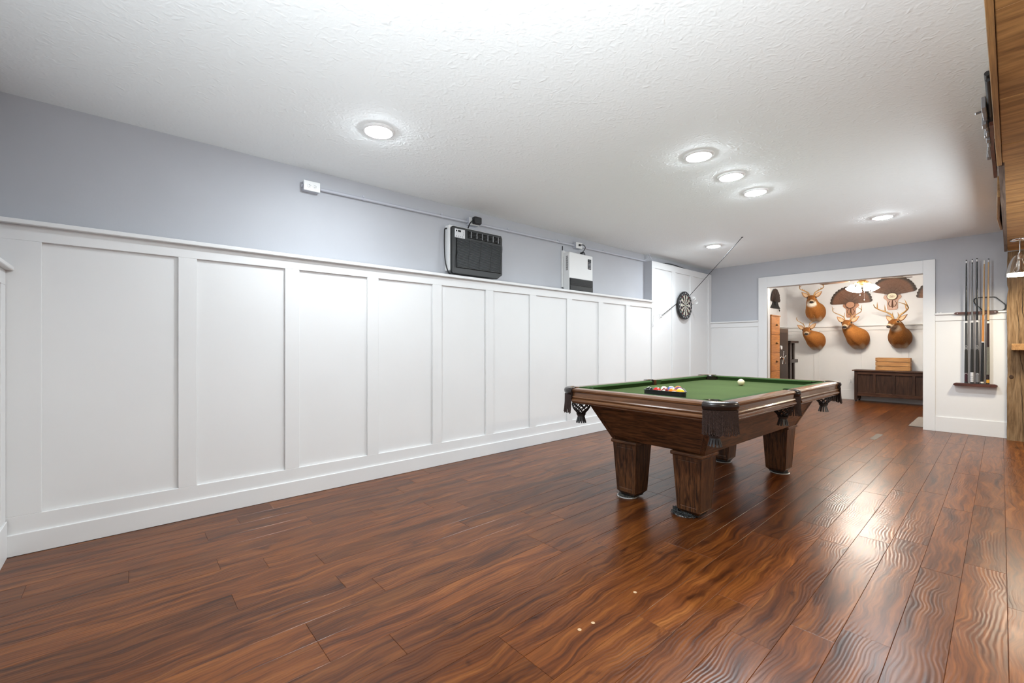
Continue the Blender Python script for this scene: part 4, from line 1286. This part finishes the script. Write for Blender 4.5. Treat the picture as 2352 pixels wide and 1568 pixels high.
    # antlers
    if antler:
        for s in (-1, 1):
            spr, hgt, fwd, thick = antler['spread'], antler['height'], antler['forward'], antler.get('thick', .0125)
            P = [Vector((.392, s*.036, .335)), Vector((.362, s*(.032+spr*.16), .375+hgt*.14)), Vector((.352, s*(.03+spr*.52), .38+hgt*.36)), Vector((.37+fwd*.20, s*(.03+spr*.90), .38+hgt*.58)), Vector((.39+fwd*.55, s*(.03+spr*1.0), .38+hgt*.80)), Vector((.40+fwd*.95, s*(.03+spr*.80), .38+hgt*1.0))]
            path = [HT(p) for p in smooth_path(P, 6)]
            m_ = len(path)
            mb = MB(); mb.tube(path, [thick*(1.15-.85*(k/(m_-1))**1.3) for k in range(m_)], 8)
            for f_, ln, lean in antler['tines']:
                k = int(f_*(m_-1)); b0 = path[k]
                up = Vector((.18, s*lean, 1)).normalized()
                up = (HT(Vector((.4,0,.3))+up*.1)-HT(Vector((.4,0,.3)))).normalized()
                mb.tube([b0, b0+up*ln*.5+Vector((.006,0,0)), b0+up*ln+Vector((.016,0,0))], [thick*.72, thick*.52, .0018], 7)
            mb.build('antler', M['antler'], t, 60)
    return t
WH, GR = Vector((.82,.76,.66)), Vector((.27,.19,.13))
deer(2.62, 1.800, 'mounted deer head, highest of the four, wide antlers, white throat', .0, .22, -.02, -.10, 1.0, dict(spread=.175, height=.175, forward=.16, thick=.0125, tines=[(.42,.030,.1),(.50,.035,.1),(.86,.085,.0)]), throat=WH)
deer(2.615, 1.195, 'mounted deer head at lower left with thin antlers, below the highest one', -.30, .46, -.16, .06, .95, dict(spread=.140, height=.22, forward=.12, thick=.0075, tines=[(.22,.06,.0),(.62,.08,.15)]))
deer(1.905, 1.232, 'mounted deer head in the middle with tall pale antlers, under the turkey tail', -.46, .44, .04, -.06, 1.03, dict(spread=.190, height=.20, forward=.13, thick=.0095, tines=[(.20,.095,-.25),(.74,.095,.10)]))
deer(1.275, 1.240, 'mounted deer head at right looking left, with the largest antlers', -.08, -.34, .04, -.10, .98, dict(spread=.225, height=.27, forward=.24, thick=.0155, tines=[(.16,.09,-.1),(.48,.14,-.1),(.72,.13,-.2)]), .72, throat=GR)

# ------------------------------------------------------------------ turkey tail mounts
def feather_mat(name, dark):
    m, nt, b = new_mat(name)
    tc = N(nt, 'ShaderNodeTexCoord'); sp = N(nt, 'ShaderNodeSeparateXYZ')
    nt.links.new(tc.outputs['Object'], sp.inputs[0])
    d = dark
    r = ramp(nt, [(.0,(.055*d,.026*d,.014*d)),(.40,(.115*d,.050*d,.025*d)),(.72,(.145*d,.064*d,.033*d)),(.80,(.035*d,.020*d,.013*d)),(.93,(.028*d,.016*d,.011*d)),(.955,(.26*d,.12*d,.055*d)),(1.0,(.30*d,.15*d,.075*d))])
    mr = N(nt, 'ShaderNodeMapRange'); mr.inputs['From Max'].default_value = .40
    nt.links.new(sp.outputs['Z'], mr.inputs['Value']); nt.links.new(mr.outputs['Result'], r.inputs['Fac'])
    mp = N(nt, 'ShaderNodeMapping'); mp.inputs['Scale'].default_value = (30, 30, 160)
    nt.links.new(tc.outputs['Object'], mp.inputs['Vector'])
    no = N(nt, 'ShaderNodeTexNoise', Scale=1.0, Detail=3.0); nt.links.new(mp.outputs['Vector'], no.inputs['Vector'])
    r2 = ramp(nt, [(.35,(.55,.5,.5)),(.65,(1.15,1.15,1.15))]); nt.links.new(no.outputs['Fac'], r2.inputs['Fac'])
    mx = N(nt, 'ShaderNodeMix', data_type='RGBA', blend_type='MULTIPLY'); mx.inputs[0].default_value = .8
    nt.links.new(r.outputs['Color'], mx.inputs[6]); nt.links.new(r2.outputs['Color'], mx.inputs[7])
    nt.links.new(mx.outputs[2], b.inputs['Base Color']); b.inputs['Roughness'].default_value = .55
    return m
FE = feather_mat('turkey_feather', 1.25); FED = feather_mat('dark_turkey_feather', .30)
def feather_mesh(L, w, mt):
    rr = []
    for u, k in ((0,.18),(.12,.45),(.4,.75),(.7,.95),(.88,1.0),(.96,.82),(1.0,.45)):
        h = w*k
        rr.append([(-.0012,-h,L*u),(-.004,0,L*u+ (.006 if u > .9 else 0)),(-.0012,h,L*u),(.0,h,L*u),(-.002,0,L*u),(.0,-h,L*u)])
    me = MB().rings(rr).mesh('feather'); me.materials.append(mt)
    return me
def turkey(loc, rz, a0, a1, label, R_=.40, mt=None, medal='tan', plaque=True, count=18, dark=False, fz=.045):
    t = tag(empty('turkey_tail_mount', loc, rz), label, 'turkey fan', 'turkey tail mounts')
    mt = mt or FE
    big, mid = feather_mesh(R_, .040, mt), feather_mesh(R_*.56, .034, mt)
    small = feather_mesh(R_*.36, .028, mt)
    for k in range(count):
        a = a0 + (a1-a0)*k/(count-1)
        o = link('tail_feather', big, t); o.rotation_euler = (a, 0, 0); o.location = (-.012-.0016*(k % 3), 0, fz)
    for k in range(13):
        a = a0*.98 + (a1-a0)*.98*k/12
        o = link('covert_feather', mid, t); o.rotation_euler = (a, .04, 0); o.location = (-.022-.0016*(k % 2), 0, fz)
    for k in range(11):
        a = a0*1.05 + (a1-a0)*1.05*k/10
        o = link('covert_feather', small, t); o.rotation_euler = (a, .07, 0); o.location = (-.030-.0016*(k % 2), 0, fz)
    pm = M['iron'] if dark else M['tanw']
    if plaque:
        if dark:
            out = [(-.30,-.10),(-.275,-.085),(-.19,-.03),(-.12,.05),(-.08,.16),(.08,.16),(.12,.05),(.19,-.03),(.275,-.085),(.30,-.10)]
        else:
            out = [(-.065,-.255),(-.080,-.22),(-.080,-.12),(-.085,-.07),(-.125,-.035),(-.135,-.01),(-.12,.03),(.12,.03),(.135,-.01),(.125,-.035),(.085,-.07),(.080,-.12),(.080,-.22),(.065,-.255)]
        MB().prism(out, -.012, .0, 'x').build('plaque', pm, t, bev=.004)
        MB().prism([(-.055,-.03),(-.055,.05),(.055,.05),(.055,-.03)], -.036, -.012, 'x').build('feather_block', pm, t, bev=.006)
    if dark:
        MB().tube(smooth_path([(-.03,-.16,-.10),(-.03,-.15,-.135),(-.03,-.17,-.155),(-.03,-.19,-.14),(-.03,-.18,-.12)], 5), .006, 8).build('curl', M['iron'], t, 60)
        return t
    ov = [(.072*math.cos(2*PI*k/32), .062*math.sin(2*PI*k/32)) for k in range(32)]
    cl = M['tanw'] if medal == 'tan' else M['cream']
    md = MB().prism(ov, -.066, -.036, 'x').build('medallion', cl, t, bev=.005)
    MB().tube([(-.060,.075*math.cos(2*PI*k/32),.065*math.sin(2*PI*k/32)) for k in range(32)], .005, 6, closed=True).build('medallion_rim', M['brownline'], t, 60)
    if medal != 'tan':
        for cx, cz_, r in ((-.026,.004,.018),(.0,.014,.018),(.026,.004,.018),(.012,-.014,.018),(-.012,-.014,.018)):
            MB().tube([(-.0665, cx+r*1.15*math.cos(2*PI*k/20), cz_+r*.8*math.sin(2*PI*k/20)) for k in range(20)], .0018, 5, closed=True).build('engraved_loop', M['brownline'], md, 60)
    # beard and spurs on the plaque
    mb = MB()
    for k in range(26):
        a = random.uniform(-1,1); mb.tube([(-.016,a*.006,-.075),(-.018,a*.013,-.15),(-.016,a*.016+random.uniform(-.004,.004),-.225+abs(a)*.03)], [.0022,.0024,.0008], 5)
    mb.build('beard', M['brownline'], t, 60)
    for s in (-1, 1):
        MB().tube(smooth_path([(-.014,s*.035,-.085),(-.020,s*.060,-.13),(-.020,s*.045,-.175),(-.016,s*.022,-.20)], 4), .0045, 7).build('leather_cord', M['brownline'], t, 60)
        MB().tube([(-.018,s*.045,-.165),(-.032,s*.050,-.180),(-.036,s*.046,-.195)], [.006,.004,.001], 7).build('spur', M['antler'], t, 60)
    return t
d2r = math.radians
turkey((XF+.019, 2.045, 1.925), 0, d2r(-86), d2r(84), 'brown turkey tail fan on a plaque with a plain tan oval', .345)
turkey((XF+.019, 1.400, 2.045), 0, d2r(-70), d2r(77), 'brown turkey tail fan with a cream engraved oval, behind the fan light', .350, medal='cream')
turkey((XF+.019, .715, 1.950), 0, d2r(-84), d2r(84), 'brown turkey tail fan cut off by the right casing of the opening', .345, medal='cream')
tk = turkey((10.27, YL2-.013, 1.98), PI/2, d2r(-80), d2r(80), 'black feather fan over a bell-shaped plaque high on the left wall of the next room', .27, mt=FED, dark=True, count=14)

# ------------------------------------------------------------------ ceiling fan with light kit
def ceiling_fan():
    t = tag(empty('ceiling_fan', (9.40, 1.575, H)), 'lit ceiling fan with bell glasses and pull chains in the next room', 'ceiling fan')
    MB().lathe([(.0005,-.005),(.075,-.005),(.080,-.03),(.06,-.06),(.055,-.07),(.11,-.085),(.13,-.12),(.13,-.185),(.10,-.215),(.06,-.225),(.05,-.26),(.075,-.275),(.075,-.315),(.05,-.34),(.0005,-.345)], 36).build('motor_housing', M['brass'], t, 40)
    for k in range(5):
        a = 2*PI*k/5 + .10
        e = empty('blade', (0,0,-.235)); e.parent = t; e.rotation_euler = (0,0,a)
        bl = MB().prism([(.20,-.052),(.24,-.062),(.58,-.072),(.635,-.060),(.655,-.02),(.655,.02),(.635,.060),(.58,.072),(.24,.062),(.20,.052)], -.004, .004)
        o = bl.build('blade_board', M['fanblade'], e, bev=.002); o.rotation_euler = (d2r(10), 0, 0)
        MB().prism([(.10,-.020),(.16,-.012),(.21,-.035),(.26,-.030),(.26,.030),(.21,.035),(.16,.012),(.10,.020)], .004, .010).build('blade_arm', M['brass'], e)
    for k in range(4):
        a = 2*PI*k/4 + .55
        ca, sa = math.cos(a), math.sin(a)
        e = empty('light_arm', (0,0,0)); e.parent = t; e.rotation_euler = (0,0,a)
        MB().tube(smooth_path([(.05,0,-.30),(.10,0,-.295),(.125,0,-.31),(.135,0,-.335)], 4), .008, 8).build('arm', M['brass'], e, 60)
        mb = MB(); mb.M = Matrix.Translation((.135,0,-.33)) @ Matrix.Rotation(-.55, 4, 'Y')
        mb.lathe([(.018,0),(.030,-.010),(.042,-.035),(.050,-.065),(.060,-.092),(.064,-.098),(.050,-.085),(.0005,-.080)], 24)
        mb.build('glass_shade', M['warmglass'], e, 60)
    for dy, L in ((.028,.16),(-.030,.245)):
        MB().tube([(-.03,dy,-.34),(-.03,dy,-.34-L)], .0016, 6).build('pull_chain', M['chrome'], t, 60)
        MB().sphere((-.03,dy,-.345-L), .007, 10, (1,1,1.6)).build('chain_knob', M['pvc'], t, 60)
ceiling_fan()

# ------------------------------------------------------------------ cedar chest and crate
def chest():
    X0, Y0 = 10.726, 1.924
    t = tag(empty('blanket_chest', (X0, Y0, 0)), 'low dark wooden blanket chest with framed panels along the far wall', 'chest')
    D, Wd, Hh = .33, 1.170, .60
    MB().box(-.030, D+.012, -Wd-.035, .035, Hh, Hh+.021).build('lid', M['cedary'], t, bev=.006, seg=2)
    bx('carcass', .030, D, -Wd+.02, -.02, .125, Hh, M['cedar'], t)
    bx('top_front_rail', -.004, .03, -Wd+.05, -.05, .540, Hh, M['cedary'], t, .002)
    bx('bottom_front_rail', -.004, .03, -Wd+.05, -.05, .116, .185, M['cedary'], t, .002)
    step = (Wd-.10+.045)/4
    for k in range(4):
        y1 = -.05 - step*k; y0 = y1 - step + .045
        bx('front_panel', .020, .030, y0+.003, y1-.003, .185, .540, M['cedar'], t)
        if k < 3: bx('stile', -.004, .03, y0-.045, y0, .185, .540, M['cedar'], t, .002)
    for y in (0, -Wd+.05):
        for x in (-.002, D-.05):
            l = bx('leg', x, x+.05, y-.05, y, .035, Hh, M['cedar'], t, .003)
            MB().sphere((x+.025, y-.025, .0185), .0185, 10).build('caster', M['iron'], l, 60)
    bx('side_panel', .05, D-.05, -.022, -.012, .185, .540, M['cedar'], t)
    bx('side_rail', .05, D-.05, -.024, -.004, .116, .185, M['cedar'], t)
chest()
def crate():
    t = tag(empty('wooden_crate', (10.815, 1.115, .6215)), 'slatted pale wooden crate standing on the dark chest', 'crate')
    Wd, D, Hh = .500, .215, .245
    for k in range(3):
        z = .004 + k*.083
        for x in (0, D-.010):
            o = bx('slat', x, x+.010, 0, Wd, z, z+.071, M['crate'], t, .002)
            if x == 0:
                for y in (.018, Wd-.018):
                    for dz in (.02,.055):
                        MB().box(-.001, .0, y-.012, y+.012, z+dz-.002, z+dz+.002).build('staple', M['iron'], o)
        for y in (0.001, Wd-.011): bx('end_slat', .010, D-.010, y, y+.010, z, z+.071, M['crate'], t, .002)
    for y in (.011, Wd-.036):
        for x in (.010, D-.035): bx('corner_block', x, x+.025, y, y+.025, 0.001, Hh-.003, M['crate'], t)
    for k in range(3): bx('bottom_slat', .012+k*.066, .07+k*.066, .012, Wd-.012, .0005, .008, M['crate'], t)
crate()

# outlet on the far wall
fo = tag(empty('wall_outlet', (XF+.008, 2.042, .375)), 'white wall outlet low on the far wall beside the chest', 'outlet')
bx('cover_plate', -.006, 0, -.036, .036, -.060, .060, M['pvc'], fo, .002)
for z in (-.02, .02):
    MB().lathe([(.0005,-.0085),(.015,-.0085),(.017,-.006)], 16, ax='x', c=(0,0,z)).build('receptacle', M['silver'], fo, 40)
    bx('slot', -.0092, -.0086, -.008, -.005, z-.005, z+.005, M['black'], fo); bx('slot', -.0092, -.0086, .005, .008, z-.005, z+.005, M['black'], fo)

# ------------------------------------------------------------------ filing cabinet, safe, rod rack (left side of the next room)
def file_cabinet():
    x1, yf = 8.66, 2.605
    Wd, D, Hh = .42, .53, 1.625
    t = tag(empty('file_cabinet', (x1-Wd, yf, 0)), 'tall orange pine drawer cabinet just inside the opening', 'cabinet')
    MB().box(.0, Wd, .018, D, .0, Hh-.018).build('carcass', M['pine'], t, bev=.002)
    bx('top_board', -.012, Wd+.014, -.010, D, Hh-.018, Hh, M['pine'], t, .004)
    for k in range(5):
        z = .02 + k*.3175
        d = bx('drawer', .004, Wd-.004, 0, .018, z, z+.3125, M['pine'], t, .004)
        MB().lathe([(.006,-.0),(.007,-.012),(.016,-.020),(.017,-.028),(.010,-.034),(.0005,-.035)], 16, ax='y', c=(Wd-.19,0,z+.165)).build('knob', M['brass'], d, 50)
        MB().prism([(Wd-.215,z+.165),(Wd-.19,z+.185),(Wd-.13,z+.172),(Wd-.12,z+.165),(Wd-.13,z+.158),(Wd-.19,z+.145)], -.004, 0, 'y').build('backplate', M['brownline'], d)
file_cabinet()
def gun_safe():
    x1, yf = 9.46, 2.705
    Wd, D, Hh = .70, .44, 1.412
    t = tag(empty('safe', (x1-Wd, yf, 0)), 'dark brown steel safe with a spoked silver handle beside the drawer cabinet', 'safe')
    MB().box(0, Wd, .012, D, 0, Hh).build('body', M['safe'], t, bev=.012, seg=2)
    mb = MB()
    mb.box(.0, .055, 0, .013, 0, Hh); mb.box(Wd-.085, Wd, 0, .013, 0, Hh); mb.box(.055, Wd-.085, 0, .013, Hh-.075, Hh); mb.box(.055, Wd-.085, 0, .013, 0, .06)
    mb.build('door_frame', M['safe'], t)
    bx('door', .058, Wd-.115, -.014, .012, .065, Hh-.08, M['safedark'], t, .004)
    c = (.215, 0, .865)
    hb = MB().lathe([(.0005,-.075),(.022,-.072),(.026,-.05),(.018,-.03),(.03,-.014)], 18, ax='y', c=c).build('handle_hub', M['chrome'], t, 50)
    for k in range(5):
        a = 2*PI*k/5 + .35
        MB().tube([(c[0],-.060,c[2]),(c[0]+.115*math.cos(a),-.066,c[2]+.115*math.sin(a))], .007, 8).build('spoke', M['chrome'], hb, 60)
        MB().sphere((c[0]+.118*math.cos(a),-.066,c[2]+.118*math.sin(a)), .011, 10).build('spoke_knob', M['chrome'], hb, 60)
    for z in (.35, 1.10):
        MB().tube([(.05,-.004,z-.05),(.05,-.004,z+.05)], .012, 10).build('hinge', M['chrome'], t, 60)
    MB().lathe([(.0005,-.040),(.035,-.038),(.038,-.014)], 24, ax='y', c=(.215,0,1.06)).build('lock_dial', M['silver'], t, 50)
gun_safe()
def rod_rack():
    x0, yf = 9.50, 2.70
    t = tag(empty('rod_rack', (x0, yf, 0)), 'tall open black wooden rack standing beside the safe', 'rack')
    Wd, D, Hh = .46, .30, 1.188
    for y in (0, D-.04):
        for x in (.055, .28):
            bx('post', x, x+.075, y, y+.04, .03, Hh-.02, M['espresso'], t, .003)
    bx('base', 0, Wd, -.02, D+.02, 0, .03, M['espresso'], t, .004)
    mb = MB(); mb.box(-.015, Wd+.02, -.03, .05, Hh-.045, Hh); mb.box(-.015, Wd+.02, D-.05, D+.03, Hh-.045, Hh); mb.box(-.015,.05,.05,D-.05,Hh-.045,Hh); mb.box(Wd-.045,Wd+.02,.05,D-.05,Hh-.045,Hh)
    mb.build('top_frame', M['espresso'], t, bev=.003)
    mb = MB(); mb.box(-.01, Wd+.01, -.022, .0, .765, .83); mb.box(-.01, Wd+.01, D, D+.022, .765, .83); mb.box(-.01,.012,.0,D,.765,.83); mb.box(Wd-.012,Wd+.01,.0,D,.765,.83)
    mb.build('middle_band', M['espresso'], t, bev=.002)
    bx('back_panel', .12, .28, D-.012, D-.004, .83, Hh-.06, M['tanw'], t)
rod_rack()

# ------------------------------------------------------------------ floor bits
mtg = tag(MB().prism([(7.99,.845),(9.06,.845),(9.06,.10),(7.99,.10)], .0, .012).build('floor_mat', M['mat'], None, bev=.004), 'beige floor mat just inside the opening behind the right casing', 'mat')
tp = tag(MB().prism([(6.53,.975),(7.00,.965),(7.00,1.03),(6.53,1.035)], .0002, .0011).build('floor_tape', M['tape'], None), 'faded grey strip of tape on the floor before the opening', 'tape')
for (x, y), lab in (((1.388,1.076),'small round tan dot on the floor, right one of the near pair'), ((1.316,1.085),'small round tan dot on the floor, left one of the near pair'), ((1.70,1.085),'small chipped tan dot on the floor, nearer the pool table than the pair')):
    tag(MB().lathe([(.0004,.0),(.0075,.0),(.0080,.0008),(.0072,.0016),(.0004,.0016)], 18, c=(x,y,.0002)).build('felt_dot', M['coin'], None, 40), lab, 'felt dot', 'tan dots on the floor')
